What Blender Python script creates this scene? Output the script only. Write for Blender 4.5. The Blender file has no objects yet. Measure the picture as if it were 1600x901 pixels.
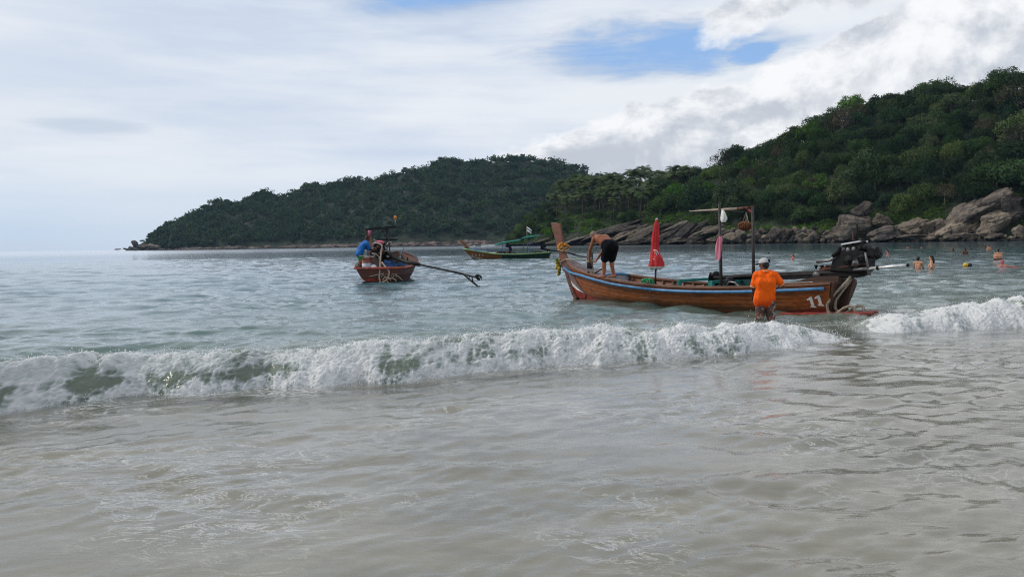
import bpy, bmesh, math, random
import numpy as np
from mathutils import Vector, Matrix

# ------------------------------------------------------------------ camera, sky, sun, exposure
S = bpy.context.scene
COL = S.collection
CAM_H = 1.5
FPX = 1220.0                      # focal length in pixels of a 1600 px wide frame
PITCH = math.radians(3.26)
ROLL = math.radians(0.86)
_f = Vector((0, math.cos(PITCH), -math.sin(PITCH)))
_u0 = Vector((0, math.sin(PITCH), math.cos(PITCH)))
_r0 = Vector((1, 0, 0))
_up = _u0 * math.cos(ROLL) + _r0 * math.sin(ROLL)
_rt = _r0 * math.cos(ROLL) - _u0 * math.sin(ROLL)
CAM = Vector((0, 0, CAM_H))
cam_data = bpy.data.cameras.new("camera")
cam = bpy.data.objects.new("camera", cam_data)
COL.objects.link(cam)
cam_data.sensor_fit = 'HORIZONTAL'
cam_data.sensor_width = 36.0
cam_data.lens = 36.0 * FPX / 1600.0
cam_data.clip_start = 0.1
cam_data.clip_end = 20000
cam.matrix_world = Matrix(((_rt.x, _up.x, -_f.x, CAM.x), (_rt.y, _up.y, -_f.y, CAM.y),
                           (_rt.z, _up.z, -_f.z, CAM.z), (0, 0, 0, 1)))
S.camera = cam
S.view_settings.view_transform = 'Standard'
S.view_settings.look = 'None'
S.view_settings.exposure = 0.22
S.view_settings.gamma = 1.0
S.cycles.max_bounces = 7
S.cycles.diffuse_bounces = 2
S.cycles.glossy_bounces = 3
S.cycles.transparent_max_bounces = 8
S.cycles.volume_bounces = 0
S.cycles.sample_clamp_indirect = 4.0
S.cycles.use_denoising = True
S.cycles.denoiser = 'OPENIMAGEDENOISE'
S.cycles.denoising_input_passes = 'RGB_ALBEDO_NORMAL'
S.cycles.denoising_prefilter = 'NONE'
S.cycles.filter_width = 1.15
S.cycles.use_adaptive_sampling = True
S.cycles.adaptive_threshold = 0.004
S.cycles.caustics_reflective = False
S.cycles.caustics_refractive = False

SUN_EL, SUN_AZ = math.radians(38), math.radians(-78)
sun_dir = Vector((math.sin(SUN_AZ) * math.cos(SUN_EL), math.cos(SUN_AZ) * math.cos(SUN_EL), math.sin(SUN_EL)))
sd = bpy.data.lights.new("sun", 'SUN')
sd.energy = 1.8
sd.angle = math.radians(11)
sd.color = (1.0, 0.93, 0.84)
sun = bpy.data.objects.new("sun", sd)
COL.objects.link(sun)
sun.rotation_euler = (-sun_dir).to_track_quat('-Z', 'Y').to_euler()


class NT:
    """small node-tree helper"""
    def __init__(self, tree):
        self.t = tree
        tree.nodes.clear()

    def n(self, kind, props=None, **inp):
        nd = self.t.nodes.new(kind)
        for k, v in (props or {}).items():
            setattr(nd, k, v)
        for k, v in inp.items():
            key = k.replace('_', ' ')
            sock = nd.inputs[int(k[1:])] if k[0] == 'i' and k[1:].isdigit() else nd.inputs[key]
            self.put(sock, v)
        return nd

    def put(self, sock, v):
        if isinstance(v, bpy.types.Node):
            v = v.outputs[0]
        if isinstance(v, bpy.types.NodeSocket):
            self.t.links.new(v, sock)
        else:
            if sock.type == 'RGBA' and not hasattr(v, '__len__'):
                v = (v, v, v, 1)
            elif sock.type == 'RGBA' and len(v) == 3:
                v = (*v, 1)
            sock.default_value = v

    def m(self, op, a, b=None, c=None, clamp=False):
        nd = self.t.nodes.new('ShaderNodeMath')
        nd.operation = op
        nd.use_clamp = clamp
        self.put(nd.inputs[0], a)
        if b is not None:
            self.put(nd.inputs[1], b)
        if c is not None:
            self.put(nd.inputs[2], c)
        return nd.outputs[0]

    def mix(self, fac, a, b, blend='MIX'):
        nd = self.t.nodes.new('ShaderNodeMix')
        nd.data_type = 'RGBA'
        nd.blend_type = blend
        self.put(nd.inputs[0], fac)
        self.put(nd.inputs[6], a)
        self.put(nd.inputs[7], b)
        return nd.outputs[2]

    def sstep(self, v, lo, hi, a=0.0, b=1.0):
        nd = self.t.nodes.new('ShaderNodeMapRange')
        nd.interpolation_type = 'SMOOTHSTEP'
        self.put(nd.inputs[0], v)
        for i, x in enumerate((lo, hi, a, b)):
            self.put(nd.inputs[i + 1], x)
        return nd.outputs[0]

    def noise(self, vec, scale, detail=4, rough=0.55, dist=0.0):
        nd = self.n('ShaderNodeTexNoise', Scale=scale, Detail=detail, Roughness=rough, Distortion=dist)
        if vec is not None:
            self.put(nd.inputs['Vector'], vec)
        return nd.outputs[0]

    def map(self, vec, scale=(1, 1, 1), loc=(0, 0, 0), rot=(0, 0, 0)):
        return self.n('ShaderNodeMapping', Vector=vec, Scale=scale, Location=loc, Rotation=rot).outputs[0]


def sky_world():
    w = bpy.data.worlds.new("World")
    S.world = w
    w.use_nodes = True
    t = NT(w.node_tree)
    sky = t.n('ShaderNodeTexSky', dict(sky_type='NISHITA', sun_disc=False, sun_elevation=SUN_EL, sun_rotation=SUN_AZ,
                                       air_density=1.0, dust_density=1.2, ozone_density=1.2))
    skyc = t.mix(1.0, sky.outputs[0], (0.105, 0.105, 0.105), 'MULTIPLY')
    co = t.n('ShaderNodeTexCoord').outputs['Generated']
    sep = t.n('ShaderNodeSeparateXYZ', Vector=co)
    x, y, z = sep.outputs
    az = t.m('ARCTAN2', x, y)
    el = t.m('ARCSINE', z)
    # distorted direction so that the cloud edges are ragged
    n1 = t.noise(t.map(co, (1, 1, 2.6)), 5.0, 7, 0.6)
    n2 = t.noise(t.map(co, (1, 1, 1.2), (3.1, 1.7, 0.4)), 16.0, 6, 0.6)
    d1 = t.m('SUBTRACT', n1, 0.5)
    d2 = t.m('SUBTRACT', n2, 0.5)
    jag = t.m('ADD', t.m('MULTIPLY', d1, 1.6), t.m('MULTIPLY', d2, 1.0))
    soft = t.m('MULTIPLY', d1, 1.8)

    def blob(ca, ce, ra, re, tilt=0.0, lo=0.6, hi=1.3, ns=0.6, nz=None):
        da = t.m('SUBTRACT', az, ca)
        de = t.m('SUBTRACT', t.m('SUBTRACT', el, ce), t.m('MULTIPLY', da, tilt))
        q = t.m('ADD', t.m('POWER', t.m('ABSOLUTE', t.m('DIVIDE', da, ra)), 2.0),
                t.m('POWER', t.m('ABSOLUTE', t.m('DIVIDE', de, re)), 2.0))
        q = t.m('ADD', q, t.m('MULTIPLY', nz if nz is not None else jag, ns))
        return t.sstep(q, lo, hi, 1.0, 0.0)

    # veil of high thin cloud, long flat streaks
    streak = t.noise(t.map(co, (1.0, 1.0, 7.0), (0.3, 0, 0), (0, 0.10, 0)), 2.6, 6, 0.55)
    wide = t.noise(t.map(co, (1.0, 1.0, 2.5), (7, 2, 1)), 1.7, 3, 0.5)
    veil_c = t.mix(t.sstep(streak, 0.32, 0.68), (0.525, 0.60, 0.725), (0.73, 0.76, 0.805))
    low = t.sstep(el, 0.0, 0.15)
    veil_c = t.mix(low, t.mix(t.sstep(wide, 0.35, 0.65), (0.54, 0.64, 0.77), (0.62, 0.69, 0.78)), veil_c)
    leftg = t.sstep(az, -0.72, -0.1)
    veil_c = t.mix(t.m('MULTIPLY', t.m('SUBTRACT', 1.0, leftg), t.m('MULTIPLY', low, 0.32)), veil_c, (0.77, 0.78, 0.79))
    cover = t.sstep(t.m('ADD', streak, t.m('MULTIPLY', wide, 0.5)), 0.42, 0.70, 0.80, 0.98)
    wisp = t.noise(t.map(co, (1.0, 1.0, 5.0), (1.3, 0, 2), (0, 0.22, 0)), 6.0, 7, 0.62, 0.5)
    ragged = t.m('ADD', t.m('MULTIPLY', t.m('SUBTRACT', wisp, 0.5), 3.0), t.m('MULTIPLY', d2, 0.7))
    gap = t.m('MAXIMUM', blob(0.180, 0.231, 0.155, 0.036, -0.05, -0.1, 1.6, 1.15, ragged), blob(0.0, 0.318, 0.20, 0.028, 0.10, 0.2, 1.5, 0.9, ragged))
    gap = t.m('MAXIMUM', gap, blob(0.295, 0.221, 0.040, 0.016, 0.1, 0.3, 1.1, 0.8, ragged))
    hole = blob(0.293, 0.222, 0.036, 0.0145, 0.25, 0.55, 1.0, 0.7)
    cover = t.m('MULTIPLY', cover, t.m('SUBTRACT', 1.0, t.m('MULTIPLY', gap, 0.93)))
    base = t.mix(cover, t.mix(gap, skyc, t.mix(0.75, skyc, (0.22, 0.42, 0.78))), veil_c)
    # heaped clouds above the near hill
    cum = t.m('MAXIMUM', blob(0.52, 0.20, 0.36, 0.085, 0.25, 0.70, 0.90, 0.9), blob(0.28, 0.115, 0.33, 0.085, 0.12, 0.7, 0.95, 0.9))
    cum = t.m('MAXIMUM', cum, blob(0.300, 0.272, 0.075, 0.040, 0.35, 0.45, 0.95, 1.35))
    cum = t.m('MAXIMUM', cum, blob(0.64, 0.33, 0.43, 0.10, 0.0, 0.5, 0.95, 0.9))
    cum = t.m('MULTIPLY', cum, t.m('SUBTRACT', 1.0, t.m('MULTIPLY', hole, 0.95)))
    na = t.noise(t.map(co, (1, 1, 1.3)), 9.0, 9, 0.60, 0.3)
    nb = t.noise(t.map(co, (1, 1, 1.3), (-0.014, 0.0, 0.026)), 9.0, 9, 0.60, 0.3)
    lit = t.m('SUBTRACT', nb, na)
    big = t.noise(t.map(co, (1, 1, 1.8), (2, 5, 1)), 3.2, 3, 0.5)
    shade = t.m('ADD', t.m('MULTIPLY', lit, -3.6), t.m('MULTIPLY', t.m('SUBTRACT', big, 0.5), 1.9))
    shade = t.m('ADD', shade, t.m('MULTIPLY', t.m('SUBTRACT', 1.0, cum), 0.35))
    cum_c = t.mix(t.sstep(shade, -0.45, 0.60), (0.47, 0.505, 0.565), (0.84, 0.845, 0.86))
    out = t.mix(t.m('MULTIPLY', cum, 0.92), base, cum_c)
    # one small flat grey cloud low over the sea
    grey = blob(-0.49, 0.138, 0.060, 0.0095, 0.0, 0.0, 1.5, 0.9, ragged)
    out = t.mix(t.m('MULTIPLY', grey, 0.55), out, (0.42, 0.50, 0.62))
    out = t.mix(t.sstep(el, -0.02, 0.0), (0.45, 0.52, 0.58), out)
    bg = t.n('ShaderNodeBackground', Color=out, Strength=1.0)
    t.n('ShaderNodeOutputWorld', Surface=bg)


sky_world()


# ------------------------------------------------------------------ helpers
def ray(px, py):
    return (_f * FPX + _rt * (px - 800.0) + _up * (450.5 - py)).normalized()


def at(px, py, z=0.0):
    """the point of the horizontal plane at height z seen at a place of the photograph"""
    d = ray(px, py)
    return CAM + d * ((z - CAM_H) / d.z)


def far(px, py, Y):
    d = ray(px, py)
    return CAM + d * (Y / d.y)


def azi(px):
    d = ray(px, 381 - 0.015 * (px - 800))
    return d.x / d.y


def _h(ix, iy, iz, seed):
    h = (ix.astype(np.int64) * 374761393 + iy.astype(np.int64) * 668265263 + iz.astype(np.int64) * 2147483647 + seed * 974634221) & 0xffffffff
    h = ((h ^ (h >> 13)) * 1274126177) & 0xffffffff
    h = ((h ^ (h >> 16)) * 2246822519) & 0xffffffff
    return (h ^ (h >> 15)).astype(np.float64) / 4294967295.0 * 2 - 1


def noise2(x, y, seed=0):
    x = np.asarray(x, float); y = np.asarray(y, float)
    ix, iy = np.floor(x), np.floor(y)
    fx, fy = x - ix, y - iy
    ux, uy = fx * fx * fx * (fx * (fx * 6 - 15) + 10), fy * fy * fy * (fy * (fy * 6 - 15) + 10)
    z = np.zeros_like(ix)

    def g(dx, dy):
        a = _h(ix + dx, iy + dy, z, seed) * math.pi
        return np.cos(a) * (fx - dx) + np.sin(a) * (fy - dy)
    return ((g(0, 0) * (1 - ux) + g(1, 0) * ux) * (1 - uy) + (g(0, 1) * (1 - ux) + g(1, 1) * ux) * uy) * 1.5


def fbm2(x, y, oct=4, seed=0, gain=0.5):
    s = 0; a = 1.0; f = 1.0
    for o in range(oct):
        s = s + a * noise2(x * f + 17.3 * o, y * f - 9.1 * o, seed + o)
        a *= gain; f *= 2.03
    return s


def noise3(p, seed=0):
    i = np.floor(p); f = p - i
    u = f * f * (3 - 2 * f)
    r = 0
    for dx in (0, 1):
        for dy in (0, 1):
            for dz in (0, 1):
                w = (u[:, 0] if dx else 1 - u[:, 0]) * (u[:, 1] if dy else 1 - u[:, 1]) * (u[:, 2] if dz else 1 - u[:, 2])
                r = r + w * _h(i[:, 0] + dx, i[:, 1] + dy, i[:, 2] + dz, seed)
    return r


def fbm3(p, oct=4, seed=0, gain=0.5):
    s = 0; a = 1.0; f = 1.0
    for o in range(oct):
        s = s + a * noise3(p * f + 11.7 * o, seed + o)
        a *= gain; f *= 2.03
    return s


def quads_mesh(name, verts, faces, mat=None, smooth=False):
    """mesh from numpy arrays; every face has the same number of corners"""
    verts = np.asarray(verts, np.float32); faces = np.asarray(faces, np.int32)
    k = faces.shape[1]
    me = bpy.data.meshes.new(name)
    me.vertices.add(len(verts)); me.vertices.foreach_set('co', verts.ravel())
    me.loops.add(faces.size); me.loops.foreach_set('vertex_index', faces.ravel())
    me.polygons.add(len(faces))
    me.polygons.foreach_set('loop_start', np.arange(0, faces.size, k, dtype=np.int32))
    me.polygons.foreach_set('loop_total', np.full(len(faces), k, np.int32))
    if smooth:
        me.polygons.foreach_set('use_smooth', np.ones(len(faces), bool))
    me.update(calc_edges=True)
    if mat:
        me.materials.append(mat)
    return me


def link(name, me, parent=None, loc=None, rot=None, scale=None):
    o = bpy.data.objects.new(name, me)
    COL.objects.link(o)
    if parent is not None:
        o.parent = parent
    if loc is not None:
        o.location = loc
    if rot is not None:
        o.rotation_euler = rot
    if scale is not None:
        o.scale = scale
    return o


def tag(o, label=None, cat=None, group=None, kind=None):
    if label: o['label'] = label
    if cat: o['category'] = cat
    if group: o['group'] = group
    if kind: o['kind'] = kind
    return o


def empty(name, loc=(0, 0, 0), rz=0.0):
    o = bpy.data.objects.new(name, None)
    COL.objects.link(o)
    o.location = loc
    o.rotation_euler = (0, 0, rz)
    return o


class MB:
    """collects shapes into one mesh"""
    def __init__(self):
        self.v = []; self.f = []

    def add(self, vs, fs):
        b = len(self.v)
        self.v.extend([tuple(p) for p in vs])
        self.f.extend([tuple(i + b for i in f) for f in fs])
        return self

    def box(self, c, s, rot=None):
        c = Vector(c); vs = []
        for dx in (-.5, .5):
            for dy in (-.5, .5):
                for dz in (-.5, .5):
                    p = Vector((dx * s[0], dy * s[1], dz * s[2]))
                    if rot is not None:
                        p = rot @ p
                    vs.append(c + p)
        return self.add(vs, [(0, 1, 3, 2), (4, 6, 7, 5), (0, 4, 5, 1), (2, 3, 7, 6), (0, 2, 6, 4), (1, 5, 7, 3)])

    def bar(self, a, b, w, h, up=(0, 0, 1)):
        """rectangular bar from a to b"""
        a = Vector(a); b = Vector(b); d = (b - a).normalized(); up = Vector(up)
        s = d.cross(up)
        if s.length < 1e-4:
            s = d.cross(Vector((1, 0, 0)))
        s.normalize(); n = s.cross(d)
        vs = []
        for p in (a, b):
            for i, j in ((-1, -1), (1, -1), (1, 1), (-1, 1)):
                vs.append(p + s * (w / 2 * i) + n * (h / 2 * j))
        return self.add(vs, [(3, 2, 1, 0), (4, 5, 6, 7), (0, 1, 5, 4), (1, 2, 6, 5), (2, 3, 7, 6), (3, 0, 4, 7)])

    def tube(self, path, r, n=8, caps=True, flat=1.0):
        path = [Vector(p) for p in path]
        rs = r if hasattr(r, '__len__') else [r] * len(path)
        b = len(self.v); ref = None; rings = []
        for i, p in enumerate(path):
            d = (path[min(i + 1, len(path) - 1)] - path[max(i - 1, 0)]).normalized()
            if ref is None:
                ref = d.cross(Vector((0, 0, 1)))
                if ref.length < 0.1:
                    ref = d.cross(Vector((1, 0, 0)))
            ref = (ref - d * ref.dot(d)).normalized()
            o = d.cross(ref)
            rings.append([p + (ref * math.cos(2 * math.pi * k / n) + o * math.sin(2 * math.pi * k / n) * flat) * rs[i] for k in range(n)])
        vs = [q for rg in rings for q in rg]; fs = []
        for i in range(len(path) - 1):
            for k in range(n):
                fs.append((i * n + k, i * n + (k + 1) % n, (i + 1) * n + (k + 1) % n, (i + 1) * n + k))
        if caps:
            fs.append(tuple(range(n))[::-1]); fs.append(tuple((len(path) - 1) * n + k for k in range(n)))
        return self.add(vs, fs)

    def ball(self, c, r, n=10, m=7, rot=None):
        c = Vector(c); r = r if hasattr(r, '__len__') else (r, r, r)
        vs = [Vector((0, 0, -1))]
        for i in range(1, m):
            a = -math.pi / 2 + math.pi * i / m
            for k in range(n):
                p = 2 * math.pi * k / n
                vs.append(Vector((math.cos(a) * math.cos(p), math.cos(a) * math.sin(p), math.sin(a))))
        vs.append(Vector((0, 0, 1)))
        out = []
        for q in vs:
            q = Vector((q.x * r[0], q.y * r[1], q.z * r[2]))
            out.append(c + (rot @ q if rot is not None else q))
        fs = [(0, 1 + (k + 1) % n, 1 + k) for k in range(n)]
        for i in range(m - 2):
            for k in range(n):
                a = 1 + i * n
                fs.append((a + k, a + (k + 1) % n, a + n + (k + 1) % n, a + n + k))
        a = 1 + (m - 2) * n
        fs += [(a + k, a + (k + 1) % n, len(vs) - 1) for k in range(n)]
        return self.add(out, fs)

    def lathe(self, prof, n=12, c=(0, 0, 0), rot=None, caps=True):
        """profile of (radius, z)"""
        c = Vector(c); vs = []; m = len(prof)
        for r, z in prof:
            for k in range(n):
                p = Vector((r * math.cos(2 * math.pi * k / n), r * math.sin(2 * math.pi * k / n), z))
                vs.append(c + (rot @ p if rot is not None else p))
        fs = [(i * n + k, i * n + (k + 1) % n, (i + 1) * n + (k + 1) % n, (i + 1) * n + k) for i in range(m - 1) for k in range(n)]
        if caps:
            fs.append(tuple(range(n))[::-1]); fs.append(tuple((m - 1) * n + k for k in range(n)))
        return self.add(vs, fs)

    def prism(self, poly, vec):
        """polygon of 3-D points pushed along vec"""
        poly = [Vector(p) for p in poly]; vec = Vector(vec); n = len(poly)
        vs = poly + [p + vec for p in poly]
        fs = [tuple(range(n)), tuple(range(n, 2 * n))[::-1]] + [(i, i + n, (i + 1) % n + n, (i + 1) % n) for i in range(n)]
        return self.add(vs, fs)

    def grid(self, rows, thick=None):
        """rows of points as a sheet"""
        n = len(rows[0]); vs = [p for r in rows for p in r]
        fs = [(i * n + k, i * n + k + 1, (i + 1) * n + k + 1, (i + 1) * n + k) for i in range(len(rows) - 1) for k in range(n - 1)]
        return self.add(vs, fs)

    def mesh(self, name, mat=None, smooth=False):
        me = bpy.data.meshes.new(name)
        me.from_pydata(self.v, [], self.f)
        bm = bmesh.new(); bm.from_mesh(me)
        bmesh.ops.recalc_face_normals(bm, faces=bm.faces)
        bm.to_mesh(me); bm.free()
        if smooth:
            me.polygons.foreach_set('use_smooth', [True] * len(me.polygons))
        if mat:
            me.materials.append(mat)
        return me

    def build(self, name, mat=None, parent=None, smooth=False, bevel=0.0, **kw):
        o = link(name, self.mesh(name, mat, smooth), parent, **kw)
        if bevel:
            md = o.modifiers.new('bevel', 'BEVEL'); md.width = bevel; md.segments = 1; md.limit_method = 'ANGLE'
        return o


# ------------------------------------------------------------------ materials
def material(name):
    m = bpy.data.materials.new(name)
    m.use_nodes = True
    return m, NT(m.node_tree)


def simple(name, col, rough=0.6, var=0.25, scale=8.0, bump=0.0, metal=0.0, dark=None, stretch=(1, 1, 1), spec=0.3):
    """a colour with blotches of wear"""
    m, t = material(name)
    co = t.n('ShaderNodeTexCoord').outputs['Object']
    v = t.map(co, stretch)
    n = t.noise(v, scale, 5, 0.6)
    dk = dark if dark else tuple(c * (1 - var * 1.6) for c in col)
    c = t.mix(t.sstep(n, 0.30, 0.66), dk, tuple(min(1, x * (1 + var * .4)) for x in col))
    b = t.n('ShaderNodeBsdfPrincipled', Base_Color=c, Roughness=t.sstep(n, 0.2, 0.8, rough * 1.15, rough * 0.85), Metallic=metal)
    b.inputs['Specular IOR Level'].default_value = spec
    if bump:
        n2 = t.noise(v, scale * 4, 4, 0.6)
        bp = t.n('ShaderNodeBump', Strength=bump, Distance=0.02, Height=n2)
        t.put(b.inputs['Normal'], bp)
    t.n('ShaderNodeOutputMaterial', Surface=b)
    return m


def wood(name, col, dark, rough=0.4, scale=3.0, grime=0.35, wet=False):
    """planed wood: grain along local x, darker weathered patches"""
    m, t = material(name)
    co = t.n('ShaderNodeTexCoord').outputs['Object']
    grain = t.noise(t.map(co, (0.5, 6, 9)), scale * 2.2, 6, 0.65, 0.4)
    patch = t.noise(t.map(co, (0.7, 1.2, 2.2), (3, 1, 2)), scale * 0.9, 5, 0.62)
    oi = t.n('ShaderNodeObjectInfo').outputs['Random']
    c = t.mix(t.sstep(grain, 0.32, 0.68), dark, col)
    c = t.mix(t.sstep(patch, 0.50, 0.70, 0.0, grime), c, tuple(x * 0.35 for x in dark))
    stain = t.noise(t.map(co, (1.6, 1.6, 0.35), (9, 4, 1)), scale * 1.3, 5, 0.65)
    c = t.mix(t.sstep(stain, 0.54, 0.66, 0.0, grime * 1.2), c, tuple(x * 0.55 + 0.02 for x in dark))
    chip = t.noise(t.map(co, (1, 2, 2), (2, 6, 5)), scale * 7, 4, 0.7)
    c = t.mix(t.sstep(chip, 0.66, 0.70, 0.0, 0.55), c, tuple(x * 0.5 + 0.05 for x in col))
    if wet:                                   # soaked, weedy band just above the water
        zz = t.n('ShaderNodeSeparateXYZ', Vector=co).outputs[2]
        zz = t.m('ADD', zz, t.m('MULTIPLY', t.m('SUBTRACT', stain, 0.5), 0.22))
        c = t.mix(t.sstep(zz, 0.05, 0.17, 0.8, 0.0), c, (0.045, 0.028, 0.016))
        salt = t.m('MULTIPLY', t.sstep(t.m('ABSOLUTE', t.m('SUBTRACT', zz, 0.19)), 0.0, 0.022, 0.3, 0.0), t.sstep(patch, 0.4, 0.6))
        c = t.mix(salt, c, (0.36, 0.30, 0.24))
    hsv = t.n('ShaderNodeHueSaturation', Hue=0.5, Saturation=1.0, Value=t.m('ADD', 0.78, t.m('MULTIPLY', oi, 0.44)), Color=c)
    b = t.n('ShaderNodeBsdfPrincipled', Base_Color=hsv, Roughness=t.sstep(patch, 0.3, 0.7, rough, rough * 1.5))
    b.inputs['Specular IOR Level'].default_value = 0.4
    bp = t.n('ShaderNodeBump', Strength=0.35, Distance=0.004, Height=grain)
    t.put(b.inputs['Normal'], bp)
    t.n('ShaderNodeOutputMaterial', Surface=b)
    return m


def foliage(name, cols, scale=0.12, sat=1.0):
    """leaves: three greens mixed in clumps, each plant a little different"""
    m, t = material(name)
    geo = t.n('ShaderNodeNewGeometry')
    pos = geo.outputs['Position']
    oi = t.n('ShaderNodeObjectInfo').outputs['Random']
    n = t.noise(pos, scale, 3, 0.6)
    n2 = t.noise(pos, scale * 9, 2, 0.6)
    k = t.m('ADD', t.m('MULTIPLY', n, 0.75), t.m('ADD', t.m('MULTIPLY', t.m('SUBTRACT', oi, 0.5), 0.55), t.m('MULTIPLY', t.m('SUBTRACT', n2, 0.5), 0.5)))
    c = t.mix(t.sstep(k, 0.18, 0.46), cols[0], cols[1])
    c = t.mix(t.sstep(k, 0.48, 0.72), c, cols[2])
    c = t.n('ShaderNodeHueSaturation', Hue=t.m('ADD', 0.478, t.m('MULTIPLY', t.m('FRACT', t.m('MULTIPLY', oi, 7.31)), 0.040)), Saturation=t.m('ADD', 0.8, t.m('MULTIPLY', t.m('FRACT', t.m('MULTIPLY', oi, 3.7)), 0.35)), Value=t.m('ADD', 0.68, t.m('MULTIPLY', t.m('FRACT', t.m('MULTIPLY', oi, 13.9)), 0.85)), Color=c)
    rnd = geo.outputs['Random Per Island']
    c = t.mix(t.m('MULTIPLY', rnd, 0.55), c, tuple(x * 0.35 for x in cols[1]))
    d = t.n('ShaderNodeBsdfDiffuse', Color=c)
    tr = t.n('ShaderNodeBsdfTranslucent', Color=t.mix(0.5, c, (0.10, 0.16, 0.02)))
    g = t.n('ShaderNodeBsdfGlossy', Color=0.5, Roughness=0.45)
    mx = t.n('ShaderNodeMixShader', i0=0.15, i1=d, i2=tr)
    mx = t.n('ShaderNodeMixShader', i0=0.014, i1=mx, i2=g)
    t.n('ShaderNodeOutputMaterial', Surface=mx)
    return m


def rock_mat(name, cols, scale=0.25, wet=1.2):
    m, t = material(name)
    pos = t.n('ShaderNodeNewGeometry').outputs['Position']
    oi = t.n('ShaderNodeObjectInfo').outputs['Random']
    sep = t.n('ShaderNodeSeparateXYZ', Vector=pos)
    n = t.noise(t.map(pos, (1, 1, 1)), scale, 6, 0.65)
    cr = t.noise(t.map(pos, (1, 1, 2.2), (0, 0, 0), (0, 0.5, 0)), scale * 2.5, 7, 0.7, 0.8)
    streak = t.noise(t.map(pos, (1, 1, 0.22), (5, 0, 0)), scale * 2.2, 5, 0.6)
    c = t.mix(t.sstep(n, 0.36, 0.62), cols[0], cols[1])
    c = t.mix(t.sstep(t.m('ADD', t.m('MULTIPLY', oi, 0.5), t.m('MULTIPLY', n, 0.6)), 0.45, 0.8), c, cols[2])
    c = t.n('ShaderNodeHueSaturation', Value=t.m('ADD', 0.65, t.m('MULTIPLY', t.m('FRACT', t.m('MULTIPLY', oi, 9.7)), 0.7)), Color=c)
    c = t.mix(t.sstep(streak, 0.52, 0.68, 0, 0.75), c, tuple(x * 0.28 for x in cols[0]))
    c = t.mix(t.sstep(cr, 0.55, 0.61, 0, 0.85), c, tuple(x * 0.3 for x in cols[0]))
    band = t.m('ADD', sep.outputs[2], t.m('MULTIPLY', t.m('SUBTRACT', n, 0.5), wet * 1.6))
    c = t.mix(t.sstep(band, wet * 0.45, wet * 1.0, 0.9, 0.0), c, (0.020, 0.018, 0.015))       # weed and wet rock at the tide line
    b = t.n('ShaderNodeBsdfPrincipled', Base_Color=c, Roughness=0.85)
    b.inputs['Specular IOR Level'].default_value = 0.2
    bp = t.n('ShaderNodeBump', Strength=0.9, Distance=0.55, Height=cr)
    t.put(b.inputs['Normal'], bp)
    t.n('ShaderNodeOutputMaterial', Surface=b)
    return m


M = {}
M['hull_wood'] = wood('hull_wood', (0.36, 0.105, 0.023), (0.155, 0.040, 0.010), 0.38, 3.0, 0.55, True)
M['hull_dark'] = wood('hull_dark', (0.075, 0.032, 0.018), (0.03, 0.014, 0.009), 0.5)
M['hull_maroon'] = wood('hull_maroon', (0.13, 0.042, 0.028), (0.06, 0.022, 0.016), 0.5)
M['inner_wood'] = wood('inner_wood', (0.10, 0.062, 0.042), (0.045, 0.028, 0.02), 0.6)
M['rib_wood'] = wood('rib_wood', (0.21, 0.16, 0.13), (0.10, 0.075, 0.06), 0.6)
M['cap_wood'] = wood('cap_wood', (0.22, 0.10, 0.055), (0.09, 0.045, 0.03), 0.5)
M['prow_wood'] = wood('prow_wood', (0.17, 0.062, 0.035), (0.10, 0.035, 0.022), 0.45)
M['deck_paint'] = simple('deck_paint', (0.155, 0.125, 0.135), 0.55, 0.3, 5)
M['well_paint'] = simple('well_paint', (0.32, 0.31, 0.33), 0.6, 0.25, 6)
M['blue_paint'] = simple('blue_paint', (0.07, 0.22, 0.42), 0.4, 0.22, 7)
M['red_paint'] = simple('red_paint', (0.27, 0.038, 0.026), 0.45, 0.3, 6)
M['rim_red'] = simple('rim_red', (0.36, 0.075, 0.045), 0.45, 0.3, 6)
M['white_paint'] = simple('white_paint', (0.72, 0.70, 0.68), 0.5, 0.18, 9)
M['teal_paint'] = simple('teal_paint', (0.018, 0.20, 0.18), 0.5, 0.25, 6)
M['teal_dark'] = simple('teal_dark', (0.012, 0.055, 0.055), 0.5, 0.3, 5)
M['black_metal'] = simple('black_metal', (0.010, 0.010, 0.011), 0.6, 0.4, 14, 0.2, 0.1, spec=0.18)
M['grey_metal'] = simple('grey_metal', (0.20, 0.20, 0.21), 0.4, 0.35, 12, 0.1, 0.6)
M['bright_metal'] = simple('bright_metal', (0.62, 0.63, 0.65), 0.35, 0.2, 12, 0.0, 0.5)
M['rust'] = simple('rust', (0.11, 0.045, 0.03), 0.7, 0.45, 15, 0.3, 0.2)
M['hose'] = simple('hose', (0.26, 0.22, 0.17), 0.6, 0.3, 20)
M['rope'] = simple('rope', (0.42, 0.36, 0.26), 0.85, 0.3, 30, 0.4)
M['bamboo'] = simple('bamboo', (0.38, 0.30, 0.25), 0.6, 0.3, 12)
M['pole_dark'] = simple('pole_dark', (0.035, 0.028, 0.028), 0.5, 0.3, 12)
M['garland'] = simple('garland', (0.55, 0.20, 0.015), 0.7, 0.4, 25)
M['garland_yellow'] = simple('garland_yellow', (0.45, 0.30, 0.03), 0.7, 0.4, 25)
M['garland_green'] = simple('garland_green', (0.04, 0.16, 0.05), 0.7, 0.25, 25)
M['umbrella_red'] = simple('umbrella_red', (0.52, 0.026, 0.030), 0.7, 0.25, 7)
M['cloth_white'] = simple('cloth_white', (0.72, 0.72, 0.70), 0.8, 0.12, 8)
M['cloth_pink'] = simple('cloth_pink', (0.50, 0.20, 0.26), 0.8, 0.45, 22, dark=(0.28, 0.045, 0.085), stretch=(1, 1, .06))
M['net_orange'] = simple('net_orange', (0.16, 0.058, 0.024), 0.8, 0.5, 30)
M['green_net'] = simple('green_net', (0.02, 0.30, 0.12), 0.6, 0.4, 20)
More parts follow.
